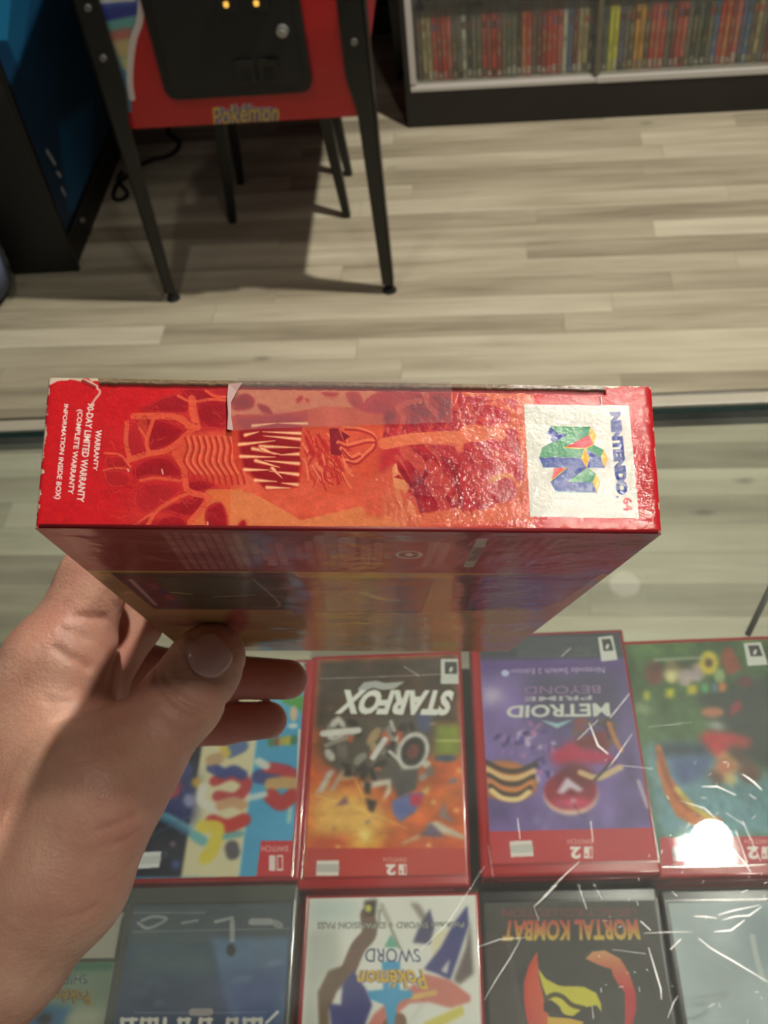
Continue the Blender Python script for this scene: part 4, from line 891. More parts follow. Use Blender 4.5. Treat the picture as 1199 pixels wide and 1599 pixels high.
cv.text('Pokémon', t2, (196, 196, 200), .10, arch=-.0); cv.text('Pokémon', t2, (110, 96, 110), .06); cv.text('Pokémon', t2, (226, 186, 60), .015)
cv.text('Pokémon SWORD + EXPANSION PASS', [Q_(1050, 205), Q_(108, 212), Q_(108, 168), Q_(1050, 165)], (70, 72, 66), .03); cv.text('Pokémon SWORD + EXPANSION PASS', [Q_(1048, 203), Q_(112, 210), Q_(112, 172), Q_(1048, 169)], (196, 198, 186), -.005)
done()

# --- black case with dragon medallion
cv, done = case('game_case', (746, 1386), ZC, 'dark game case with red and gold lettering and yellow dragon medallion', m_dark, bg=(70, 66, 62), w_=.106, l_=.170, margin=(.0035, .0095, .0025, .003))
R_ = Z5
cv.noise(.15, 20, 20, 3)
o_ = [R_(370, 400), R_(320, 480), R_(292, 580), R_(292, 680), R_(310, 800), R_(360, 900), R_(560, 900), R_(520, 800), R_(440, 780), R_(420, 740), R_(400, 640), R_(378, 540), R_(372, 460)]
def fire(X, Y):
    t = np.clip((X - X.min()) / 60, 0, 1)[..., None]; return np.array((196, 60, 52)) * (1 - t) + np.array((226, 130, 56)) * t
cv.poly(o_, fire); cv.line([R_(345, 560), R_(340, 640), R_(360, 720)], 5, (206, 80, 50), .8)
def fire2(X, Y):
    t = np.clip((Y - Y.min()) / 60, 0, 1)[..., None]; return np.array((206, 150, 100)) * (1 - t) + np.array((190, 50, 56)) * t
cv.poly([R_(650, 440), R_(690, 400), R_(760, 392), R_(850, 440), R_(905, 530), R_(940, 640), R_(942, 740), R_(920, 830), R_(880, 830), R_(878, 640), R_(840, 590), R_(810, 540), R_(800, 500), R_(760, 490), R_(700, 465)], fire2)
cv.poly([R_(375, 500), R_(420, 560), R_(500, 600), R_(640, 605), R_(710, 640), R_(738, 700), R_(742, 750), R_(715, 712), R_(640, 730), R_(600, 778), R_(540, 770), R_(470, 730), R_(480, 700), R_(430, 680), R_(400, 600)], (206, 196, 60))
cv.line([R_(425, 670), R_(470, 650), R_(520, 665), R_(570, 710), R_(640, 730)], 2.6, (84, 76, 40)); cv.poly([R_(405, 700), R_(450, 680), R_(500, 720), R_(520, 770), R_(460, 760), R_(410, 750)], (60, 52, 46)); cv.poly([R_(640, 725), R_(700, 715), R_(735, 760), R_(720, 820), R_(640, 820), R_(560, 790)], (64, 60, 56)); cv.poly([R_(430, 780), R_(560, 790), R_(640, 810), R_(600, 870), R_(430, 860)], (214, 170, 60))
def mkc(X, Y):
    t = np.clip((Y - Y.min()) / max(1, (Y.max() - Y.min())), 0, 1)[..., None]; return np.array((176, 62, 60)) * (1 - t) + np.array((206, 190, 70)) * t
cv.text('MORTAL KOMBAT', [R_(968, 330), R_(165, 338), R_(182, 215), R_(950, 208)], mkc, .04); cv.text('LEGACY KOLLECTION', [R_(945, 193), R_(165, 198), R_(168, 150), R_(940, 145)], (120, 62, 60), .01)
cv.line([(1025, 1392), (1075, 1599)], 1.0, (190, 130, 140), .6); done()

# --- pale cover at the far right and green cover at the far left of the front row
cv, done = case('game_case', (1028, 1388), ZC, 'game case with pale silvery cover beside the dragon medallion case', m_dark, bg=(178, 190, 192), w_=.106, l_=.170, margin=(.004, .0085, .0025, .003))
cv.noise(.12, 30, 40, 7); cv.line([Z4(190, 120), Z4(250, 500), Z4(330, 900), Z4(400, 1320)], 2.2, (196, 120, 130), .7); cv.poly([Z4(900, 150), Z4(1400, 150), Z4(1400, 900), Z4(1060, 800)], (120, 134, 146), .8, 10); cv.line([Z4(1050, 500), Z4(1090, 700), Z4(1150, 900)], 3, (206, 210, 200), .5); done()
S_ = lambda x, y: (x / 5.995, 1480 + y / 5.995)
cv, done = case('game_case', (-72, 1498), ZC, 'green covered game case with gold lettering, half under the wrist', m_clrpl, bg=(116, 132, 112), w_=.104, l_=.170, margin=(.003, .003, .0035, .003))
cv.noise(.12, 20, 20, 7); cv.poly([S_(300, 50), S_(1080, 60), S_(1060, 200), S_(300, 230)], (52, 100, 78), soft=2); cv.poly([S_(560, 600), S_(1000, 560), S_(980, 760), S_(560, 760)], (170, 172, 150), soft=4)
cv.poly([S_(180, 540), S_(330, 520), S_(700, 560), S_(620, 620), S_(590, 760), S_(180, 760)], (58, 104, 140), soft=2); cv.poly([S_(370, 620), S_(480, 620), S_(470, 720), S_(330, 710)], (52, 34, 34), soft=1.5)
t1 = [S_(810, 340), S_(440, 350), S_(500, 250), S_(800, 250)]
cv.text('SHIELD', t1, (130, 150, 140), .09); cv.text('SHIELD', t1, (50, 56, 56), .0)
t2 = [S_(855, 545), S_(310, 490), S_(360, 385), S_(825, 400)]
cv.text('Pokémon', t2, (70, 76, 76), .07); cv.text('Pokémon', t2, (158, 126, 56), .02); done()
# ceiling-facing clear sleeve lying left of the grey case
# the second layer: a case under every pile
def under(tl, zt, label, shell, w_=.107, l_=.168, th=.0118):
    c = on_h(tl, ZC); c = c + CU * w_ / 2 + CV * l_ / 2
    e = empty('game_case', (c[0], c[1], zt - th), CANG, label, 'game case', 'game cases lying under the counter glass')
    bm = bmesh.new(); bx(bm, (0, 0, th / 2), (w_, l_, th), 0, .0022, seg=3); frombm('shell', bm, shell, e, True)
for tl, zt, t in (((731, 1000), ZC - .0124, 'lowest of the pile of three below the violet cover'), ((962, 1001), ZC - .0124, 'beneath the green jungle cover'), ((202, 1386), ZC - .0124, 'beneath the sea and sky cover'),
                  ((476, 1397), ZC - .0124, 'beneath the white cover with light blue emblem'), ((747, 1387), ZC - .0124, 'beneath the dragon medallion cover'), ((1028, 1388), ZC - .0124, 'beneath the pale silvery cover'), ((-72, 1498), ZC - .0124, 'beneath the green cover with gold lettering')):
    under(tl, zt, 'red game case ' + t, m_redpl)

# ------------------------------------------------------------------ the boxed game held in the hand
BC = np.array([[0.9992236434694207, 0.00032825875160386996, -0.039395463925278366], [0.009637413443035134, 0.9675476876540523, 0.25250463832853504], [0.038199876882313626, -0.2526882750771952, 0.9667933621227898]])
BT = np.array([-0.006645865140985663, -0.027980117121048986, 0.22083200474153478])
BW, BD, BL = .130, .033, .205
MB = RC @ BC; MO = RC @ BT + CAMO
box = empty('game_box', (0, 0, 0), 0, 'red cardboard game box held in the hand, narrow printed end facing the viewer', 'box')
box.matrix_world = Matrix([list(MB[i]) + [MO[i]] for i in range(3)] + [[0, 0, 0, 1]])
def bplane(p, axis, val):
    r = MB.T @ ray(p); o = MB.T @ (CAMO - MO); t = (val - o[axis]) / r[axis]; return o + r * t
def tf_end(P): return np.array([[(q[0] + BW / 2) * 1000, q[1] * 1000] for q in (bplane(p, 2, 0.0) for p in P)])
def tf_back(P): return np.array([[(q[0] + BW / 2) * 1000, q[2] * 1000] for q in (bplane(p, 1, BD) for p in P)])
ppm = 8.0
cv = Canvas(BW * 1000, BD * 1000, ppm, tf_end, (206, 28, 36))
a1 = lambda x, y: (60 + x / 3.747, 580 + y / 3.747); a2 = lambda x, y: (360 + x / 4.282, 580 + y / 4.282); a3 = lambda x, y: (600 + x / 4.996, 580 + y / 4.996); a4 = lambda x, y: (800 + x / 4.612, 580 + y / 4.612)
def L(f, *P): return [f(*p) for p in P]
OR = (226, 92, 62); DR = (172, 24, 36); MR = (196, 38, 44)
# warm ground of the picture, fading in from the plain red
cv.poly(L(a1, (880, 90), (1199, 100), (1199, 905), (480, 905), (540, 700), (520, 480), (510, 340), (620, 220)), (204, 48, 44), soft=1.2)
cv.poly(L(a1, (330, 330), (520, 320), (560, 700), (480, 905), (430, 905), (360, 600)), (200, 36, 40), .7, 2.5)
cv.poly(L(a2, (0, 60), (1199, 60), (1199, 1060), (0, 1060)), (220, 88, 62)); cv.poly(L(a3, (0, 60), (1170, 60), (1160, 1230), (0, 1230)), (222, 104, 72))
n = fbm(cv.X / ppm, cv.Y / ppm, 5, 4, 2)[..., None] - .5; mk = np.clip((cv.X / ppm - 22) / 20, 0, 1)[..., None]; cv.a = cv.a + n * 40 * mk
# light area, lower left and lower right of the creature
cv.poly(L(a1, (860, 905), (950, 760), (985, 690), (1199, 690), (1199, 905)), (226, 112, 64)); cv.poly(L(a2, (0, 790), (160, 820), (330, 910), (470, 995), (620, 960), (860, 905), (1199, 960), (1199, 1060), (0, 1060)), (226, 126, 78))
cv.poly(L(a2, (0, 60), (150, 60), (560, 120), (980, 130), (960, 200), (900, 250), (640, 235), (330, 290), (120, 290), (0, 300)), (226, 128, 92))
# rock-like plates, each with its own outline
plates = [(a1, [(600, 230), (720, 160), (860, 130), (895, 190), (870, 245), (720, 240)], DR), (a1, [(920, 190), (1100, 165), (1108, 330), (960, 330)], DR), (a1, [(830, 105), (975, 105), (1030, 160), (920, 180)], DR), (a1, [(1000, 105), (1110, 100), (1110, 140), (1040, 140)], MR),
          (a1, [(520, 290), (660, 275), (630, 380), (590, 350), (580, 300)], DR), (a1, [(585, 290), (640, 280), (620, 390)], (200, 60, 44)), (a1, [(675, 275), (800, 310), (865, 370), (740, 450), (650, 470), (640, 400)], DR), (a1, [(520, 330), (570, 290), (625, 420), (635, 470), (545, 500), (515, 420)], MR),
          (a1, [(560, 560), (620, 520), (740, 500), (820, 560), (835, 620), (640, 610), (570, 640)], DR), (a1, [(570, 700), (640, 640), (800, 640), (850, 690), (700, 800), (640, 840), (560, 780)], MR), (a1, [(865, 650), (960, 635), (1045, 665), (940, 705), (880, 690)], DR),
          (a1, [(720, 815), (840, 745), (965, 725), (970, 770), (900, 845), (760, 820)], DR), (a1, [(665, 900), (740, 850), (830, 850), (865, 905)], DR), (a1, [(985, 800), (1075, 770), (1105, 905), (990, 905)], DR), (a1, [(560, 900), (660, 820), (680, 850), (620, 905)], MR), (a1, [(900, 340), (1040, 330), (1060, 370), (930, 395)], MR),
          (a1, [(390, 500), (500, 500), (540, 560), (520, 600), (400, 560)], (190, 34, 40)), (a1, [(380, 580), (520, 590), (540, 660), (420, 670)], (194, 36, 40)),
          (a2, [(20, 190), (100, 150), (160, 190), (140, 250), (20, 260)], DR), (a2, [(180, 220), (250, 240), (280, 290), (210, 270)], DR), (a2, [(610, 145), (720, 150), (700, 170), (640, 165)], MR), (a2, [(50, 1030), (90, 990), (110, 1050)], DR), (a2, [(440, 190), (475, 165), (480, 190), (450, 215)], MR), (a2, [(500, 190), (520, 185), (520, 215)], MR), (a2, [(770, 150), (860, 150), (890, 260), (820, 240)], (200, 60, 60)), (a2, [(970, 150), (1199, 150), (1199, 290), (880, 270)], (196, 44, 60))]
for f, P, c_ in plates:
    cv.poly([f(*p) for p in P], c_, soft=.12, bend=True)
    q = np.array([f(*p) for p in P]); ctr = q.mean(0); cv.poly((q - ctr) * .72 + ctr + (0, 2), tuple(v * .9 for v in c_), .8, .5, bend=True)
    cv.line(np.vstack([(q - ctr) * .93 + ctr, ((q - ctr) * .93 + ctr)[:1]]), .25, (216, 66, 58), .5)
# glowing joints between the plates
for f, P, w_ in ((a1, [(560, 265), (660, 262), (800, 270), (860, 300), (900, 345)], 2.4), (a1, [(680, 265), (645, 370), (635, 420), (650, 480)], 1.3), (a1, [(590, 330), (640, 400)], .8), (a1, [(900, 160), (905, 230), (930, 330)], 2.6), (a1, [(820, 145), (900, 180), (1010, 165), (1110, 175)], 1.0), (a1, [(980, 115), (1040, 150), (1110, 150)], .9),
                 (a1, [(530, 520), (640, 485), (760, 460), (880, 365)], 2.0), (a1, [(520, 300), (515, 420), (540, 520)], 1.5), (a1, [(800, 480), (850, 570), (860, 640), (880, 700), (980, 730)], 2.0), (a1, [(600, 640), (690, 625), (830, 640)], 1.0), (a1, [(640, 900), (690, 820), (780, 760), (870, 715)], 1.3), (a1, [(560, 900), (650, 840), (690, 820)], .9), (a1, [(890, 880), (960, 800), (1000, 740)], 2.2), (a1, [(390, 480), (480, 490), (540, 560)], .8), (a1, [(380, 580), (460, 565), (535, 575)], .6)): cv.line([f(*p) for p in P], w_ * .62, OR, .9)
rs = random.Random(6)
for k in range(150):     # fine cracks and highlights of the rocky hide
    x, y = rs.uniform(390, 1100), rs.uniform(120, 900)
    cv.line([a1(x, y), a1(x + rs.uniform(8, 30), y + rs.uniform(-14, 22)), a1(x + rs.uniform(25, 60), y + rs.uniform(-20, 40))], rs.uniform(.1, .3), rs.choice([(150, 16, 32), (224, 84, 62), (190, 40, 44)]), .45)
# folded hide between plates and the comb of spines
rs = random.Random(2)
cv.poly(L(a1, (840, 370), (1040, 350), (1170, 360), (1199, 480), (1160, 680), (1050, 670), (860, 560), (800, 470)), (218, 80, 56), soft=.5)
for k in range(9):
    x = 860 + 36 * k; cv.line([a1(x, 390), a1(x + 15, 450), a1(x - 5 + 2 * k, 530), a1(x + 45, 600), a1(x + 60, 660)], .45, (180, 38, 36), .8)
    cv.line([a1(x + 14, 385), a1(x + 29, 450), a1(x + 9 + 2 * k, 530), a1(x + 58, 600)], .5, (236, 120, 84), .7)
cv.poly(L(a2, (0, 330), (40, 290), (280, 310), (520, 260), (520, 400), (460, 780), (240, 800), (130, 700), (60, 660), (20, 560)), (206, 66, 48))
cv.poly(L(a2, (60, 400), (200, 380), (480, 400), (470, 600), (450, 770), (230, 780), (90, 640), (60, 500)), (150, 22, 32), soft=.2)
cv.poly(L(a2, (30, 320), (150, 310), (330, 290), (500, 300), (500, 400), (100, 400)), (176, 44, 58), soft=.6)
for a, b in (((100, 430), (190, 408)), ((215, 408), (470, 418)), ((60, 492), (300, 468)), ((220, 435), (470, 458)), ((150, 520), (360, 565)), ((200, 505), (470, 515)), ((70, 572), (300, 576)), ((330, 562), (465, 556)), ((170, 600), (330, 645)), ((230, 600), (455, 620)), ((95, 660), (260, 662)), ((260, 670), (450, 692)), ((165, 730), (310, 738)), ((340, 748), (450, 760)), ((245, 778), (400, 782)), ((150, 368), (310, 350)), ((320, 350), (510, 352)), ((210, 520), (300, 560)), ((280, 650), (345, 715))):
    rev = a[0] > 200 and b[0] > 440
    P = [a2(*(b if rev else a)), a2(*(a if rev else b))]; cv.line(P, 1.0, (228, 112, 80), .95, True); cv.line(P, .5, (250, 196, 150), .95, True)
# muzzle and eye area: strong carved shapes
cv.poly(L(a2, (480, 370), (700, 380), (760, 420), (960, 430), (970, 500), (880, 600), (780, 620), (770, 680), (720, 750), (560, 720), (500, 690), (460, 560)), (216, 84, 60))
for k in range(95):
    x = rs.uniform(480, 760); y = rs.uniform(390, 690); cv.line([a2(x, y), a2(x + rs.uniform(10, 40), y + rs.uniform(30, 75)), a2(x + rs.uniform(10, 70), y + rs.uniform(80, 120))], rs.uniform(.15, .5), rs.choice([(178, 34, 38), (196, 48, 44), (238, 128, 92), (190, 44, 44)]), .75)
cv.poly(L(a2, (660, 385), (720, 385), (745, 450), (760, 540), (730, 570), (670, 560)), (140, 30, 44)); cv.poly(L(a2, (735, 400), (800, 440), (760, 470)), (120, 28, 44))
for P in ([(760, 380), (860, 390), (950, 430), (960, 500), (900, 560), (840, 610), (770, 600)], [(720, 480), (780, 500), (900, 470), (950, 470)], [(740, 520), (800, 580), (860, 560)]): cv.line(L(a2, *P), .9, (236, 120, 84), .9); cv.line([a2(x + 6, y + 12) for x, y in P], .5, (170, 30, 40), .8)
# mane and body, dark red, streaked
body = L(a3, (0, 600), (110, 565), (200, 555), (400, 580), (540, 590), (560, 640), (610, 640), (625, 570), (760, 550), (860, 530), (930, 530), (950, 460), (1030, 470), (1060, 620), (1085, 760), (1080, 850), (1000, 840), (980, 790), (920, 790), (800, 850), (830, 880), (900, 840), (980, 840), (1030, 940), (980, 1010), (880, 1030), (780, 1080), (600, 1060), (450, 1080), (290, 1090), (240, 920), (180, 860), (60, 730), (0, 800))
cv.poly(body, (172, 30, 42), soft=.15, bend=True)
cv.poly(L(a2, (1000, 520), (1050, 510), (1199, 520), (1199, 600), (1100, 600), (1080, 700), (1199, 850), (1199, 1000), (900, 960), (870, 760), (960, 690)), (214, 90, 66), soft=.5); cv.poly(L(a2, (1000, 530), (1110, 500), (1199, 530), (1090, 620), (990, 700)), (190, 44, 50), soft=.6)
cv.poly(L(a3, (60, 760), (90, 720), (110, 800), (190, 900), (180, 980), (130, 970), (70, 890)), (226, 140, 96)); cv.poly(L(a3, (70, 830), (110, 808), (150, 850)), (170, 34, 40)); cv.poly(L(a3, (0, 950), (80, 900), (240, 950), (300, 1100), (280, 1230), (0, 1230)), (224, 128, 88), .9, .5)
for k in range(70):
    t = rs.random(); x = 90 + 900 * t; y = 570 + rs.uniform(0, 420)
    c_ = rs.choice([(140, 20, 36), (150, 24, 40), (196, 50, 54), (204, 70, 64), (214, 90, 72)])
    if (y > 760 and x > 800) or x > 960: continue
    cv.line([a3(x, y), a3(x + rs.uniform(40, 80), y + rs.uniform(50, 100)), a3(x + rs.uniform(90, 150), y + rs.uniform(130, 200))], rs.uniform(.5, 1.7), c_, .6, True)
for k in range(24):
    x = rs.uniform(0, 260); y = rs.uniform(900, 1150); cv.line([a3(x, y), a3(x + 25, y + 60), a3(x + 20, y + 110)], .6, (206, 84, 64), .5)
for P, w_, c_ in (([(160, 620), (240, 700), (310, 770)], 2.4, (206, 84, 70)), ([(360, 740), (440, 830), (490, 920)], 2.6, (204, 70, 62)), ([(310, 790), (360, 870), (470, 1050)], 2.2, (196, 66, 62)), ([(440, 610), (600, 700), (700, 800)], 2.2, (190, 50, 56)), ([(590, 830), (640, 940), (660, 1030)], 3.5, (190, 46, 54)), ([(650, 780), (780, 900)], 1.8, (204, 70, 66)), ([(870, 640), (980, 770)], 2, (204, 74, 66)), ([(550, 780), (600, 1030)], 1.0, (136, 18, 36)), ([(330, 780), (300, 840), (210, 900)], .9, (130, 18, 34)), ([(240, 920), (290, 1090)], .9, (140, 22, 40))): cv.line(L(a3, *P), w_, c_, .8)
# upper strip over the body, with the light flame line below it
cv.poly(L(a3, (0, 120), (540, 120), (640, 200), (760, 180), (860, 240), (740, 240), (900, 290), (980, 330), (960, 400), (860, 420), (740, 430), (660, 400), (640, 460), (580, 500), (300, 505), (0, 535)), (186, 44, 52), soft=.2)
cv.poly(L(a3, (910, 215), (1000, 215), (1040, 250), (1030, 300), (960, 260)), (190, 56, 58), soft=.3)
for x, y, rx, ry in ((40, 360, 9, 11), (230, 390, 9, 9), (250, 270, 13, 15), (350, 320, 9, 12), (470, 270, 10, 14), (440, 340, 8, 9), (290, 330, 8, 7), (420, 215, 9, 6)): cv.ell(a3(x, y), rx, ry, (140, 30, 48), .4, .8, .35)
for P in ([(100, 290), (180, 250), (280, 230)], [(320, 180), (340, 260), (400, 330)], [(110, 300), (150, 370), (120, 470)], [(540, 160), (560, 300), (620, 400)], [(660, 260), (700, 340), (800, 390)]): cv.line(L(a3, *P), 1.2, (216, 84, 66), .7)
for k in range(60):
    x = rs.uniform(0, 600); y = rs.uniform(400, 500); cv.line([a3(x, y), a3(x + rs.uniform(-15, 25), y + rs.uniform(15, 40))], rs.uniform(.25, .6), rs.choice([(150, 26, 40), (222, 96, 74), (204, 60, 58)]), .7)
for k in range(50):
    x = rs.uniform(540, 960); y = rs.uniform(200, 420); cv.line([a3(x, y), a3(x + rs.uniform(10, 30), y + rs.uniform(10, 30))], rs.uniform(.3, .7), rs.choice([(160, 34, 48), (204, 70, 66)]), .6)
cv.line(L(a3, (0, 570), (200, 535), (400, 520), (600, 510), (640, 470), (760, 470), (900, 500)), 2.6, (226, 112, 76)); cv.poly(L(a3, (560, 600), (600, 500), (700, 440), (900, 440), (880, 500), (680, 530), (620, 560), (590, 640)), (222, 112, 78), soft=.3)
cv.poly(L(a3, (820, 850), (900, 800), (980, 800), (1040, 850), (940, 830), (850, 870)), (224, 128, 84)); cv.noise(.06, 1.2, 1.0, 9); cv.noise(.05, .25, .25, 12, 2)
# tape-covered strip slightly paler is the tape itself (a part); plain red ends again
right = L(a4, (215, 150), (665, 150), (665, 105), (1010, 105), (1100, 1180), (115, 1180), (200, 1130), (240, 300))
cv.poly(L(a4, (230, 150), (1020, 100), (1100, 1200), (200, 1200)), (196, 26, 40), soft=.8); cv.poly(L(a4, (0, 1085), (1100, 1120), (1100, 1200), (-700, 1200), (-700, 1130)), (198, 40, 46), .55, .5)
cv.line(L(a3, (0, 1225), (700, 1235), (1199, 1225)), .9, (214, 110, 74), .8)
# white panel with the console logo
cv.poly(L(a4, (80, 240), (836, 246), (908, 1056), (126, 1046)), (222, 222, 208))
G = (38, 140, 84); B_ = (34, 66, 150); Rr = (204, 38, 48); Yl = (236, 178, 50)
for P, c_ in (([(255, 440), (270, 395), (560, 400), (548, 462), (370, 550), (515, 556), (492, 625), (188, 622), (212, 552), (300, 505), (385, 460)], G), ([(252, 445), (275, 400), (330, 455), (395, 455), (300, 512), (282, 508)], B_), ([(372, 552), (548, 460), (580, 528), (515, 556)], Rr), ([(560, 400), (600, 462), (580, 528), (548, 460)], Yl),
              ([(188, 622), (492, 625), (528, 695), (218, 695)], B_), ([(515, 556), (552, 625), (528, 695), (492, 625)], Yl), ([(524, 562), (580, 532), (656, 568), (632, 622)], G), ([(530, 570), (632, 622), (662, 695), (532, 695), (552, 628)], B_), ([(656, 568), (686, 630), (662, 695), (632, 622)], Yl),
              ([(380, 695), (528, 695), (545, 690), (385, 798), (572, 800), (604, 872), (305, 868), (270, 795), (345, 730)], B_), ([(298, 700), (388, 696), (274, 790)], Rr), ([(390, 798), (535, 695), (598, 738), (574, 800)], G), ([(598, 738), (628, 802), (604, 872), (574, 800)], Yl)): cv.poly(L(a4, *P), c_)
cv.line(L(a4, (372, 550), (515, 556), (580, 528)), .22, (236, 200, 70)); cv.line(L(a4, (272, 792), (385, 698)), .2, (236, 200, 70)); cv.line(L(a4, (300, 868), (604, 872)), .25, (150, 180, 190))
cv.text('NINTENDO', L(a4, (776, 292), (832, 885), (745, 892), (696, 296)), (34, 52, 140), .085)
cv.text('64', L(a4, (856, 905), (862, 1000), (798, 1008), (792, 912)), (196, 34, 44), .035); cv.ell(a4(753, 905), 2.0, 2.0, (34, 52, 140))
# warranty lines reading downwards
wt = (240, 226, 216)
for t, q in (('WARRANTY', [(374, 345), (346, 584), (322, 580), (336, 342)]), ('90-DAY LIMITED WARRANTY', [(330, 188), (268, 766), (224, 760), (290, 184)]), ('(COMPLETE WARRANTY', [(264, 226), (206, 720), (164, 714), (226, 222)]), ('INFORMATION INSIDE BOX)', [(178, 194), (130, 750), (88, 744), (146, 190)])): cv.text(t, L(a1, *q), wt, .03)
# top edge: flap line, slot and bare board
W_ = cv.w; xx = np.arange(W_) / ppm; top0 = tf_end([(152, 600), (945, 612)]); xl, xr = top0[0][0], top0[1][0]
yy = cv.Y / ppm; inner = ((cv.X / ppm > xl + .4 * np.sin(cv.Y / 9)) & (cv.X / ppm < xr))
rs2 = np.random.RandomState(4); jag = np.interp(xx, np.linspace(0, 131, 119), rs2.rand(119) * .25)[None, :]
board = inner & (yy < .95 + jag * .3); slot = inner & (yy >= .95 + jag * .3) & (yy < 1.9 + jag)
cv.a[board] = (132, 112, 86); cv.a[slot] = (44, 26, 22)
nb = fbm(cv.X / ppm, cv.Y / ppm, .8, .3, 6)[..., None]; cv.a = np.where(board[..., None], cv.a * (.75 + .5 * nb), cv.a)
disp = np.where(slot, -.0016, 0) + np.where(inner & (yy < .95), .0, 0)
# worn white edges and corners
edge = fbm(cv.X / ppm, cv.Y / ppm, 2.0, 1.6, 14, 5)
dl = cv.X / ppm; drr = BW * 1000 - dl; dt = yy; db = BD * 1000 - yy
def wear(d, w_, thr): return np.clip((w_ * (edge > thr) * (edge - thr) * 8 + .10 - d) * 8, 0, 1)
wr = np.maximum.reduce([wear(dl, .38, .45), wear(drr, .3, .5) , wear(db, .12, .5), np.where(inner, 0, wear(dt, .4, .42))])
for c_, r_ in (((0, 0), 1.6), ((BW * 1000, BD * 1000), 1.1), ((0, BD * 1000), .9), ((BW * 1000, 0), 1.0)): 
    rr_ = np.hypot(dl - c_[0], yy - c_[1]) - r_ * (.6 + .9 * edge); wr = np.maximum(wr, np.clip(-rr_ * 4, 0, 1))
wr = np.clip(wr, 0, 1)[..., None]; cv.a = cv.a * (1 - wr) + np.array((214, 196, 172)) * wr
cv.line(L(a1, (250, 50), (300, 60), (345, 100), (362, 125), (330, 170), (318, 190)), .5, (226, 176, 166), .9); cv.line(L(a1, (60, 40), (170, 38), (260, 55), (340, 90)), .8, (214, 200, 172), .9); cv.line(L(a1, (70, 75), (130, 45)), .4, (226, 190, 180)); cv.line(L(a1, (262, 60), (330, 95)), .8, (140, 14, 24), .8)
for P in ([(725, 575), (730, 600)], [(525, 575), (530, 585)], [(990, 880), (1000, 910), (1080, 910)], [(995, 912), (1010, 915)]): cv.line(L(a1, *P), .3, (238, 190, 176), .9)
cv.line(L(a4, (625, 190), (640, 240)), .35, (120, 10, 24), .9); cv.line(L(a4, (640, 180), (640, 220), (655, 300)), .25, (230, 220, 214), .8)
cv.ell(a4(1075, 1155), 3.0 * 2, 2.0 * 2, (126, 108, 82), -.6, .9, .25)
# gentle bow of the flap and rounded board edges
u = dl / (BW * 1000); v = yy / (BD * 1000); e_ = np.minimum(np.minimum(dl, drr), db)
disp = disp + .0005 * np.sin(np.pi * np.clip(u, 0, 1)) * np.sin(np.pi * v) - .0007 * np.exp(-e_ / .35) + (.0 + fbm(dl, yy, 14, 9, 3) - .5) * .0005
disp = disp + (fbm(dl, yy, .9, .7, 23, 2) - .5) * .00003 * (.35 + .65 * (u > .55)) 
m_board = art_mat('glossy_printed_board', .55, .8, ((1000, .00008), (3600, .000025)), .045, spec=.12)
endf = cv.mesh('end_flap', (-BW / 2, 0, 0), (1, 0, 0), (0, 1, 0), m_board, box, disp); endf['label'] = 'end flap with red creature picture, warranty lines and white logo panel'

# back cover: dark red legal strip, tan ground, three screen pictures
cb = Canvas(BW * 1000, BL * 1000, 3.2, tf_back, (176, 132, 84))
c5 = lambda x, y: (60 + x / 3.526, 820 + y / 3.526); c6 = lambda x, y: (380 + x / 3.747, 820 + y / 3.747); c7 = lambda x, y: (640 + x / 2.9975, 820 + y / 2.9975)
zr = tf_back([(600, 894)])[0][1]; z2 = tf_back([(600, 902)])[0][1]; z3 = tf_back([(600, 956)])[0][1]
bandm = (cb.Y / 3.2 < zr)[..., None]; cb.noise(.12, 20, 20, 2)
cb.a = np.where(bandm, np.array((142, 22, 32)) * (1 + .1 * fbm(cb.X, cb.Y, 60, 60, 8)[..., None]), cb.a)
gold = ((cb.Y / 3.2 >= zr) & (cb.Y / 3.2 < z2))[..., None]; cb.a = np.where(gold, np.array((196, 150, 72.)), cb.a)
gl = (206, 150, 146)
for k in range(8): cb.words(c5(700 + 55 * k, 45 + k * 1), c5(830 + 48 * k, 240), 1.6, gl, k, .8)
for k in range(5): cb.words(c5(150 + 52 * k, 50 + 6 * k), c5(300 + 40 * k, 215), 1.6, (190, 110, 100), 20 + k, .5)
for x0, x1, ya, yb, h in ((60, 95, 110, 220, 1.8), (110, 130, 145, 200, 1.2), (140, 175, 90, 235, 2.2), (205, 245, 110, 230, 2), (320, 340, 130, 210, 1.6), (380, 405, 100, 240, 2), (440, 470, 70, 260, 2.4), (525, 535, 150, 195, 1.6), (580, 585, 80, 245, 2), (630, 632, 70, 255, 2), (715, 708, 95, 240, 2.2), (745, 738, 115, 230, .7), (790, 778, 110, 230, 2.2), (845, 842, 165, 190, 1.6), (1115, 1070, 105, 235, 2.2), (1180, 1140, 110, 225, 2.4)): cb.words(c6(x0, ya), c6(x1, yb), h, gl, x0, .9)
for k in range(9): cb.words(c7(150 + 62 * k + (60 if k > 1 else 0), 65), c7(60 + 54 * k + (50 if k > 1 else 0), 195), 1.6, gl, 60 + k, .7)
cb.poly(L(c7, (312, 66), (366, 64), (297, 197), (246, 197)), (196, 190, 170)); cb.words(c7(322, 110), c7(286, 165), 2.2, (120, 90, 80), 5)
cb.ell(c6(968, 174), 21.5, 6.2, (222, 214, 200)); 
for k in range(3):
    t = k * 2.094 + .3; cx, cy = c6(968, 174); P = [(cx + 11 * math.cos(t + a), cy + 3.9 * math.sin(t + a)) for a in (0, .5, 1.1, 1.4)]; cb.line(P, 1.5, (70, 36, 36))
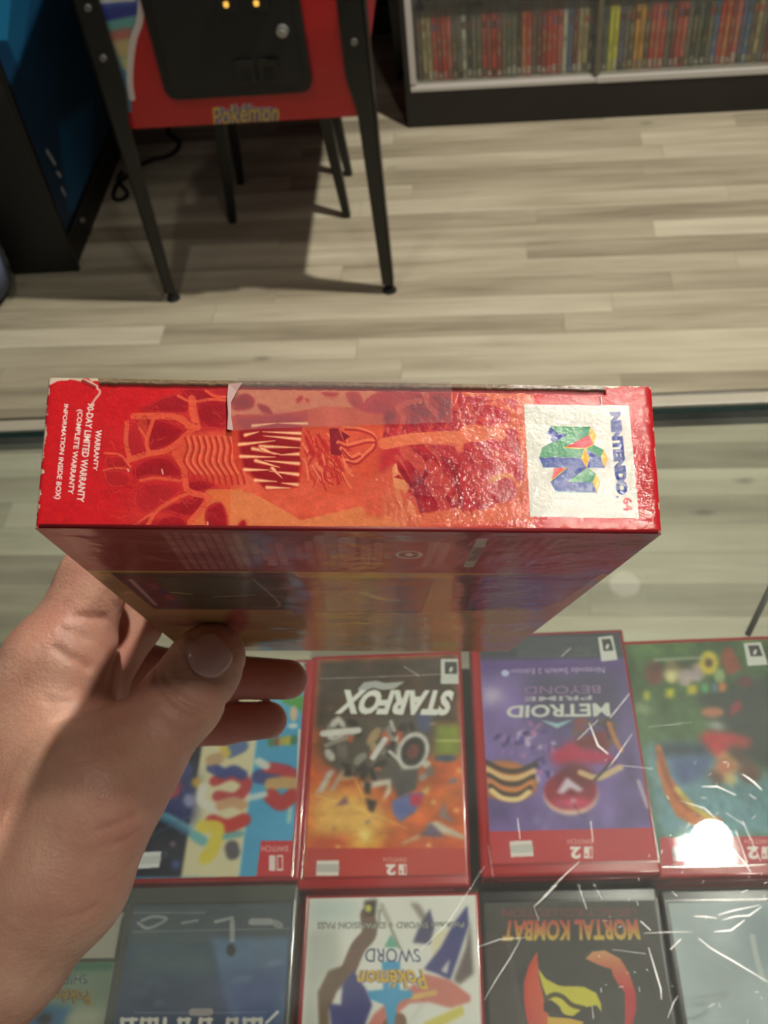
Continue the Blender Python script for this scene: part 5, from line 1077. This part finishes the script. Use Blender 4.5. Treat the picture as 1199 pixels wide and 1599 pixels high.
# screens
cb.poly(L(c5, (400, 262), (1180, 262), (1400, 262), (1650, 470), (640, 462)), (96, 58, 60)); cb.poly(L(c5, (590, 285), (1190, 290), (1440, 290), (1540, 460), (800, 455)), (74, 70, 52)); cb.poly(L(c5, (440, 275), (620, 280), (800, 450), (650, 450)), (112, 40, 50)); 
for x, y, c_ in ((640, 340, (150, 70, 80)), (690, 370, (70, 50, 90)), (730, 400, (160, 50, 60)), (760, 430, (60, 60, 110))): cb.ell(c5(x, y), 9, 4, c_, .5, 1, .5)
cb.line(L(c5, (510, 300), (650, 440)), 1.2, (190, 150, 150)); cb.line(L(c5, (1180, 295), (1330, 440), (1180, 450)), .9, (160, 150, 140), .8); cb.line(L(c5, (740, 370), (840, 380)), 1.5, (150, 140, 100)); cb.line(L(c5, (970, 395), (1190, 385)), 1.2, (130, 126, 110))
for x0, x1 in ((600, 800), (870, 1060)): cb.line(L(c5, (x0, 280), (x1, 285)), 2, (60, 54, 30))
cb.poly(L(c6, (230, 310), (1120, 310), (1040, 515), (290, 515)), (110, 72, 70)); cb.poly(L(c6, (470, 330), (950, 335), (900, 500), (490, 500)), (138, 100, 112)); cb.poly(L(c6, (390, 320), (470, 320), (480, 500), (420, 500)), (120, 40, 60)); cb.poly(L(c6, (900, 335), (1090, 325), (1030, 500), (880, 500)), (128, 76, 56)); cb.line(L(c6, (700, 395), (800, 430), (890, 440)), 3, (190, 160, 130)); cb.ell(c6(370, 400), 10, 6, (110, 110, 160), 0, 1, 1)
for x0, x1 in ((460, 640), (720, 1060)): cb.line(L(c6, (x0, 315), (x1, 318)), 2, (110, 84, 30))
cb.poly(L(c7, (200, 235), (900, 222), (720, 350), (600, 398), (190, 400)), (112, 62, 82)); cb.poly(L(c7, (340, 245), (830, 235), (640, 375), (270, 395)), (80, 66, 128)); cb.poly(L(c7, (205, 245), (330, 240), (260, 395), (200, 400)), (100, 36, 50)); cb.line(L(c7, (300, 270), (600, 290), (420, 330), (560, 340)), 2, (130, 120, 160), .6)
# text columns below the pictures
for k in range(4): cb.words(c6(480 + 190 * k, 530), c6(470 + 190 * k, 720), 7, (120, 90, 52), 30 + k, .5)
cb.ell(c5(1090, 530), 16, 22, (150, 50, 36), .6, .9, 1)
bk_ = cb.mesh('back_cover', (-BW / 2, BD, 0), (1, 0, 0), (0, 0, 1), art_mat('glossy_back_print', .5, .7, ((60, .0007), (1800, .00002)), .05, spec=.15), box); bk_['label'] = 'glossy back cover with dark red legal strip and three screen pictures'
m_red2 = mat('red_printed_board', (190, 28, 36), .4, coat=.6); m_edge = mat('bare_board_edge', (140, 120, 92), .85)
bm = bmesh.new()
bx(bm, (0, .0012, BL / 2 + .0004), (BW, .0024, BL - .0012), 0, .0005); 
frombm('front_cover', bm, m_red2, box)
for sx in (-1, 1):
    bm = bmesh.new(); bx(bm, (sx * (BW / 2 - .0005), BD / 2, BL / 2 + .0008), (.001, BD - .0006, BL - .001), 0, .0003); frombm('side_wall', bm, m_red2, box)
bm = bmesh.new(); bx(bm, (0, BD / 2, BL - .0006), (BW - .002, BD - .002, .001), 0, .0003); frombm('far_flap', bm, m_red2, box)
bm = bmesh.new()   # rolled board edges along the front of the back cover and sides
cyl(bm, (-BW / 2 + .0008, BD - .0006, .0005), (BW / 2 - .0008, BD - .0006, .0005), .0006, n=10); frombm('board_fold', bm, mat('fold_dark_red', (120, 20, 26), .5), box, True)
# clear tape over the flap, its torn white end
m_tape = bpy.data.materials.new('clear_tape'); m_tape.use_nodes = True; nt = m_tape.node_tree; bs = nt.nodes['Principled BSDF']
tr = nt.nodes.new('ShaderNodeBsdfTransparent'); mxs = nt.nodes.new('ShaderNodeMixShader'); mxs.inputs[0].default_value = .11
bs.inputs['Base Color'].default_value = (.38, .32, .32, 1); bs.inputs['Roughness'].default_value = .22
nt.links.new(tr.outputs[0], mxs.inputs[1]); nt.links.new(bs.outputs[0], mxs.inputs[2]); nt.links.new(mxs.outputs[0], nt.nodes['Material Output'].inputs[0])
T_ = [bplane(p, 2, -.0006) for p in (a2(10, 125), a2(40, 110), a3(525, 140), a3(535, 400), a2(200, 385), a2(20, 400), a2(-4, 300))]
bm = bmesh.new(); prism(bm, [(p[0], p[1], -.0008) for p in T_], (0, 0, -.00012)); 
x0 = T_[1][0]; x1 = T_[2][0]
prism(bm, [(x0, T_[1][1], -.0008), (x1, T_[2][1], -.0008), (x1, -.0004, .0), (x0, -.0004, .0)], (0, -.0001, -.0001)); prism(bm, [(x0, -.0004, 0), (x1, -.0004, 0), (x1, -.0004, .012), (x0, -.0004, .012)], (0, -.00012, 0))
tp = frombm('clear_tape', bm, m_tape, box); tp['label'] = 'strip of clear tape over the slot'
bm = bmesh.new(); tor = [(357, 640), (356, 664), (363, 669), (356, 641)]
P = [bplane(p, 2, -.0010) for p in (a1(1112, 75), a1(1195, 70), a1(1160, 120), a1(1128, 180), a1(1128, 270), a1(1140, 345), a1(1105, 340), a1(1110, 250), a1(1104, 150))]
prism(bm, [(p[0], p[1], -.0010 - .0004 * (i == 1)) for i, p in enumerate(P)], (0, 0, -.0002))
frombm('torn_tape_end', bm, mat('torn_tape_white', (206, 168, 164), .5, coat=.3), box)['label'] = 'crumpled whitish torn end of the tape'

# ------------------------------------------------------------------ the hand: one continuous surface grown from tapered bones
def Q(px, py, z): return np.array([(px - 599.5) * z / FPX, (py - 799.5) * z / FPX, z])      # millimetres in front of the eye
def LB(x, y, z):                                                                      # a point given in the box's own frame (mm)
    return (BC @ np.array([x, y, z]) / 1000 + BT) * 1000
J = {}
bones = []   # (a, b, ra, rb, k)
def bone(a, b, ra, rb, k=5.0): bones.append((np.array(a, float), np.array(b, float), ra, rb, k))
# forearm and palm
W1 = Q(-150, 1600, 318); W0 = Q(-28, 1464, 318); TH = Q(146, 1236, 318); TB = Q(74, 1362, 316)
HY = Q(52, 1385, 354); HY0 = Q(-18, 1478, 346)
IM = Q(92, 1048, 346); MM = Q(120, 1090, 366); RM = Q(128, 1130, 384); PM = Q(120, 1195, 392)
bone(W1, W0, 27, 25, 10); bone(W0, TB, 24, 22, 12); bone(TB, TH, 22, 20.5, 12)
bone(HY0, HY, 24, 19, 12); bone(HY, PM, 19, 13, 12); bone(W0, HY0, 24, 24, 12)
bone(TB, IM, 20, 17, 12); bone(HY, MM, 18, 14, 12); bone(HY, RM, 18, 13, 12); bone(Q(0, 1300, 340), IM, 24, 17, 12); bone(Q(-10, 1420, 335), Q(0, 1300, 340), 26, 24, 12)
bone(IM, MM, 15.5, 14, 8); bone(MM, RM, 14, 13, 8); bone(RM, PM, 13, 12.5, 8)
# thumb
T1 = Q(206, 1184, 328); T2 = Q(283, 1094, 333); T3 = Q(318, 1042, 337); T4 = Q(332, 1022, 339)
bone(TH, T1, 20.5, 15, 9); bone(T1, T2, 14.6, 12.8, 7); bone(T2, T3, 12.6, 12.0, 5); bone(T3, T4, 11.8, 10.6, 4)
# index: up beside the box then over its front cover
IP = Q(146, 905, 352); bone(IM, IP, 15.5, 12.0, 7); ID = LB(-52, -9.0, 134); IT = LB(-26, -8.8, 128); IK = LB(-72.5, -11.5, 138); bone(IP, IK, 11.0, 9.6, 4); ID = LB(-50, -10.4, 134); bone(IK, ID, 9.6, 9.2, 4); bone(ID, IT, 9.0, 8.2, 4)
# middle
MP = Q(208, 972, 384); bone(MM, MP, 13.5, 10.6, 6); MD = LB(-50, -9.2, 166); MT = LB(-22, -8.8, 162); MK_ = LB(-72, -11.5, 168); bone(MP, MK_, 10.2, 9.4, 4); MD = LB(-50, -10.2, 166); bone(MK_, MD, 9.4, 9.0, 4); bone(MD, MT, 8.8, 8.2, 4)
# ring and little finger, free, pointing right beneath the box
RP = Q(222, 1046, 404); RD = Q(355, 1057, 411); RT = Q(449, 1061, 406); bone(RM, RP, 12.5, 9.8, 6); bone(RP, RD, 9.6, 8.9, 4); bone(RD, RT, 8.9, 7.9, 3)
PP = Q(232, 1140, 410); PDD = Q(350, 1129, 412); PT = Q(419, 1124, 408); bone(PM, PP, 12, 9.2, 6); bone(PP, PDD, 9.0, 8.3, 4); bone(PDD, PT, 8.2, 7.4, 3)
def cap(P, a, b, ra, rb):
    d = b - a; t = np.clip(((P - a) @ d) / (d @ d), 0, 1)[..., None]; return np.sqrt(((P - a - t * d) ** 2).sum(-1)) - (ra + (rb - ra) * t[..., 0])
def smin(a, b, k):
    h = np.clip(.5 + .5 * (b - a) / k, 0, 1); return b * (1 - h) + a * h - k * h * (1 - h)
creases = []   # (points, radius, depth k)
def field(P, use_creases=True):
    groups = {'palm': bones[0:14], 'thumb': bones[14:18], 'index': bones[18:22], 'middle': bones[22:26], 'ring': bones[26:29], 'little': bones[29:32]}
    D = {}
    for g, bs in groups.items():
        d = None
        for a, b, ra, rb, k in bs:
            q = cap(P, a, b, ra, rb); d = q if d is None else smin(d, q, k)
        D[g] = d
    out = D['palm']
    out = smin(out, D['thumb'], 9)
    fing = None
    for g in ('index', 'middle', 'ring', 'little'):
        fing = D[g] if fing is None else smin(fing, D[g], 1.2)
    out = smin(out, fing, 5.5)
    # thenar pad and thumb-tip pad give the outline its swell
    if use_creases:
        for pts, r, k in creases:
            pts = np.asarray(pts); lo = pts.min(0) - 6; hi = pts.max(0) + 6
            m = ((P >= lo) & (P <= hi)).all(-1)
            if not m.any(): continue
            Pm = P[m]; c = None
            for a, b in zip(pts[:-1], pts[1:]):
                q = cap(Pm, a, b, r, r); c = q if c is None else np.minimum(c, q)
            o = out[m]; h = np.clip(.5 - .5 * (o + c) / k, 0, 1); out[m] = o * (1 - h) + (-c) * h + k * h * (1 - h)
    return out
def surf(px, py, z0=240, z1=420):
    """where the eye's line through (px, py) first meets the hand"""
    z = z0
    for _ in range(90):
        p = Q(px, py, z); d = float(field(p[None], False)[0])
        if d < .05: return p
        z += max(d * .8, .05)
        if z > z1: return None
    return p
def crease(f, pts, r, k=1.2, deep=-.2):
    P = []
    for a, b in zip(pts[:-1], pts[1:]):
        for t in (0, .34, .67): P.append((a[0] + (b[0] - a[0]) * t, a[1] + (b[1] - a[1]) * t))
    P.append(pts[-1]); S = [surf(*f(*p)) for p in P]; S = [s for s in S if s is not None]
    if len(S) > 1: creases.append((np.array(S) + (0, 0, r * deep), r, k))
h1 = lambda x, y: (x / 4.6115, 860 + y / 4.6115); h2 = lambda x, y: (200 + x / 3.997, 940 + y / 3.997); h3 = lambda x, y: (x / 3.997, 1150 + y / 3.997)
crease(h2, [(215, 440), (255, 540), (340, 610), (430, 660), (490, 675)], 1.1, 1.0, .25)
crease(h2, [(165, 430), (190, 560), (260, 650), (350, 705), (410, 728)], 1.0, 1.0, .2)
crease(h2, [(345, 590), (420, 645), (480, 660)], .7, .8, .2)
crease(h1, [(560, 468), (660, 478), (760, 490)], .9, 2.0); crease(h1, [(400, 700), (500, 765), (580, 790), (640, 840)], .8, 2.0); crease(h1, [(440, 560), (560, 600), (640, 640)], .4, 1.6)
crease(h1, [(400, 1225), (520, 1170), (640, 1135), (710, 1120)], .9, 2.2); crease(h1, [(330, 1080), (420, 1090), (500, 1100)], .4, 1.5); crease(h1, [(860, 640), (860, 740), (820, 850), (790, 960)], .8, 2.0)
crease(h3, [(600, 590), (720, 555), (840, 500), (940, 420)], .6, 1.6); crease(h3, [(700, 680), (800, 640), (900, 570)], .4, 1.2); crease(h3, [(390, 1130), (520, 1110), (600, 1070)], .5, 1.4); crease(h3, [(560, 950), (700, 900), (800, 830)], .22, 1.0)
crease(h2, [(615, 640), (608, 720), (625, 800)], .5, 1.6); crease(h2, [(720, 420), (716, 500)], .3, 1.2)
# nail bed: shallow step around the nail
nailpx = [(303, 988), (294, 1003), (292, 1018), (298, 1036), (310, 1050), (326, 1058), (342, 1061), (349, 1056), (366, 1036), (365, 1029), (340, 1008), (318, 988)]
crease(lambda x, y: (x, y), nailpx[:8], .7, 1.2)

step = 0.95
lo = np.array([-178., 8, 286]); hi = np.array([-22., 215, 436])
gx, gy, gz = [np.arange(lo[i], hi[i], step) for i in range(3)]
lo2 = None
G3 = np.empty((len(gx), len(gy), len(gz)), np.float32)
for i0 in range(0, len(gx), 24):
    sl = slice(i0, min(i0 + 24, len(gx))); PX = np.stack(np.meshgrid(gx[sl], gy, gz, indexing='ij'), -1)
    G3[sl] = field(PX.reshape(-1, 3)).reshape(PX.shape[:3])
# close the sleeve-side cut
G3[0] = np.maximum(G3[0], 1); G3[:, -1] = np.maximum(G3[:, -1], 1); G3[:, :, 0] = np.maximum(G3[:, :, 0], 1); G3[:, :, -1] = np.maximum(G3[:, :, -1], 1); G3[-1] = np.maximum(G3[-1], 1); G3[:, 0] = np.maximum(G3[:, 0], 1)
def surface_nets(F, org, h):
    s = F < 0; c = [(i, j, k) for i in (0, 1) for j in (0, 1) for k in (0, 1)]
    n = np.array(F.shape) - 1; cnt_ = np.zeros(n, np.int8)
    for i, j, k in c: cnt_ += s[i:i + n[0], j:j + n[1], k:k + n[2]]
    act = (cnt_ > 0) & (cnt_ < 8); idx = -np.ones(n, int); A = np.argwhere(act); idx[act] = np.arange(len(A))
    acc = np.zeros((len(A), 3)); num = np.zeros(len(A))
    for a in c:
        for ax in range(3):
            if a[ax] == 1: continue
            b = list(a); b[ax] = 1
            fa = F[A[:, 0] + a[0], A[:, 1] + a[1], A[:, 2] + a[2]].astype(float); fb = F[A[:, 0] + b[0], A[:, 1] + b[1], A[:, 2] + b[2]].astype(float)
            m = (fa < 0) != (fb < 0); t = np.where(m, fa / np.where(m, fa - fb, 1), 0)
            p = np.array(a, float)[None].repeat(len(A), 0); p[:, ax] = t; acc[m] += p[m]; num[m] += 1
    V = org + (A + acc / num[:, None]) * h; faces = []
    for ax in range(3):
        o = [0, 0, 0]; o[ax] = 1; u, v = [(1, 2), (2, 0), (0, 1)][ax]
        S0 = s[:-1 if ax == 0 else None, :-1 if ax == 1 else None, :-1 if ax == 2 else None]; S1 = s[1 if ax == 0 else 0:, 1 if ax == 1 else 0:, 1 if ax == 2 else 0:]
        E = np.argwhere(S0 != S1); fl = S0[tuple(E.T)]
        ok = (E[:, u] > 0) & (E[:, v] > 0) & (E[:, u] < F.shape[u] - 1) & (E[:, v] < F.shape[v] - 1); E = E[ok]; fl = fl[ok]
        q = []
        for du, dv in ((0, 0), (-1, 0), (-1, -1), (0, -1)):
            e = E.copy(); e[:, u] += du; e[:, v] += dv; q.append(idx[tuple(e.T)])
        q = np.stack(q, 1); q[~fl] = q[~fl][:, ::-1]; faces.append(q)
    return V, np.concatenate(faces)
V, F = surface_nets(G3, lo, step)
# the cam axes are left-to-right, down, forward: same handedness as the world
VW = cam2w(V / 1000)
HO = cam2w(Q(60, 1420, 330) / 1000)
me = bpy.data.meshes.new('hand'); me.from_pydata((VW - HO).tolist(), [], F.tolist()); me.update()
def skin_mat():
    m = bpy.data.materials.new('skin'); m.use_nodes = True; nt = m.node_tree; N = nt.nodes; K = nt.links.new; b = N['Principled BSDF']
    tc = N.new('ShaderNodeTexCoord'); n1 = N.new('ShaderNodeTexNoise'); n1.inputs['Scale'].default_value = 38; n1.inputs['Detail'].default_value = 5; K(tc.outputs['Object'], n1.inputs[0])
    a = N.new('ShaderNodeVertexColor'); a.layer_name = 'tone'
    cr = N.new('ShaderNodeValToRGB'); e = cr.color_ramp.elements; e[0].position = .35; e[0].color = tuple(srgb((200, 146, 124))) + (1,); e[1].position = .7; e[1].color = tuple(srgb((226, 184, 156))) + (1,); K(n1.outputs['Fac'], cr.inputs[0])
    mx = N.new('ShaderNodeMix'); mx.data_type = 'RGBA'; mx.blend_type = 'MIX'; K(a.outputs['Color'], mx.inputs['Factor']); K(cr.outputs[0], mx.inputs['A']); mx.inputs['B'].default_value = tuple(srgb((208, 134, 122))) + (1,)
    K(mx.outputs['Result'], b.inputs['Base Color']); b.inputs['Roughness'].default_value = .48; b.inputs['Subsurface Weight'].default_value = .25; b.inputs['Subsurface Scale'].default_value = .004; b.inputs['Subsurface Radius'].default_value = (1, .35, .2)
    n2 = N.new('ShaderNodeTexVoronoi'); n2.inputs['Scale'].default_value = 900; K(tc.outputs['Object'], n2.inputs['Vector']); n3 = N.new('ShaderNodeTexNoise'); n3.inputs['Scale'].default_value = 240; n3.inputs['Detail'].default_value = 4; K(tc.outputs['Object'], n3.inputs['Vector'])
    b1 = N.new('ShaderNodeBump'); b1.inputs['Distance'].default_value = .00012; K(n2.outputs['Distance'], b1.inputs['Height']); b2 = N.new('ShaderNodeBump'); b2.inputs['Distance'].default_value = .0005; K(n3.outputs['Fac'], b2.inputs['Height']); K(b1.outputs[0], b2.inputs['Normal']); K(b2.outputs[0], b.inputs['Normal'])
    return m
m_skin = skin_mat()
hand = link('hand', me, m_skin, None, True); hand.location = HO
# pinker finger pads, palm edge and knuckle folds
tone = np.zeros(len(V))
for p, r, a in ((RT, 26, .9), (PT, 24, .9), (RD, 18, .5), (PDD, 16, .5), (T4, 13, .55), (IM, 22, .45), (Q(200, 1040, 370), 18, .5), (Q(215, 1290, 320), 22, .45), (Q(90, 1480, 340), 26, .7), (MM, 18, .4), (IP, 16, .3), (PP, 20, .5), (RP, 18, .5)):
    tone += a * np.exp(-((V - p) ** 2).sum(1) / (r * r))
c = np.ones((len(V), 4)); c[:, :3] = np.clip(tone, 0, .9)[:, None]
ca = me.color_attributes.new('tone', 'FLOAT_COLOR', 'POINT'); ca.data.foreach_set('color', c.reshape(-1).astype(np.float32))
md = hand.modifiers.new('relax', 'SMOOTH'); md.factor = .5; md.iterations = 1
setp(hand, 'bare left hand, palm side up, holding the red box between thumb and fingers', 'hand')
# thumbnail
from mathutils.geometry import intersect_point_line
ax = np.array([.76, -.65]); ax /= np.linalg.norm(ax); sd = np.array([-ax[1], ax[0]])    # along the thumb, across it (image right-down)
bm = bmesh.new(); rows = []; cN = np.array((326, 1024)); NL, NW = 33, 34
for i in range(15):
    u = -1 + 2 * i / 14; row = []
    for j in range(15):
        v = -1 + 2 * j / 14
        wdt = NW * (1 - .22 * max(0, -u) ** 2.2 - .30 * max(0, u) ** 3); uu = u * NL * (1 - (.34 if u < 0 else .16) * v * v) 
        p = cN + ax * uu + sd * v * wdt; s = surf(p[0], p[1])
        if s is None: s = row[-1] if row else Q(p[0], p[1], 330)
        row.append(s)
    rows.append(row)
S = np.array(rows)
for _ in range(4):
    T = S.copy(); T[1:-1, 1:-1] = (S[:-2, 1:-1] + S[2:, 1:-1] + S[1:-1, :-2] + S[1:-1, 2:]) / 4; S = S * .4 + T * .6
nrm = -S / np.linalg.norm(S, axis=-1, keepdims=True)
uu = np.linspace(-1, 1, 15)[:, None]; vv = np.linspace(-1, 1, 15)[None, :]
off = .85 - .6 * np.clip(np.abs(vv) ** 4, 0, 1) - .45 * (uu < -.8) + .35 * np.clip(uu, 0, 1) + .12 * np.sin(vv * 5)
S = S + nrm * off[..., None]
SW = cam2w(S / 1000) - HO
vs = [[bm.verts.new(SW[i, j]) for j in range(15)] for i in range(15)]
for i in range(14):
    for j in range(14): bm.faces.new((vs[i][j], vs[i + 1][j], vs[i + 1][j + 1], vs[i][j + 1]))
bmesh.ops.recalc_face_normals(bm, faces=bm.faces)
m_nail = mat('fingernail', (214, 160, 150), .35, coat=.25, var=(60, (220, 172, 160))); m_nail.node_tree.nodes['Principled BSDF'].inputs['Subsurface Weight'].default_value = .1
nl = frombm('thumbnail', bm, m_nail, hand, True); nl['label'] = 'pink thumbnail with a pale free edge'
so = nl.modifiers.new('thickness', 'SOLIDIFY'); so.thickness = .0004; so.offset = 0
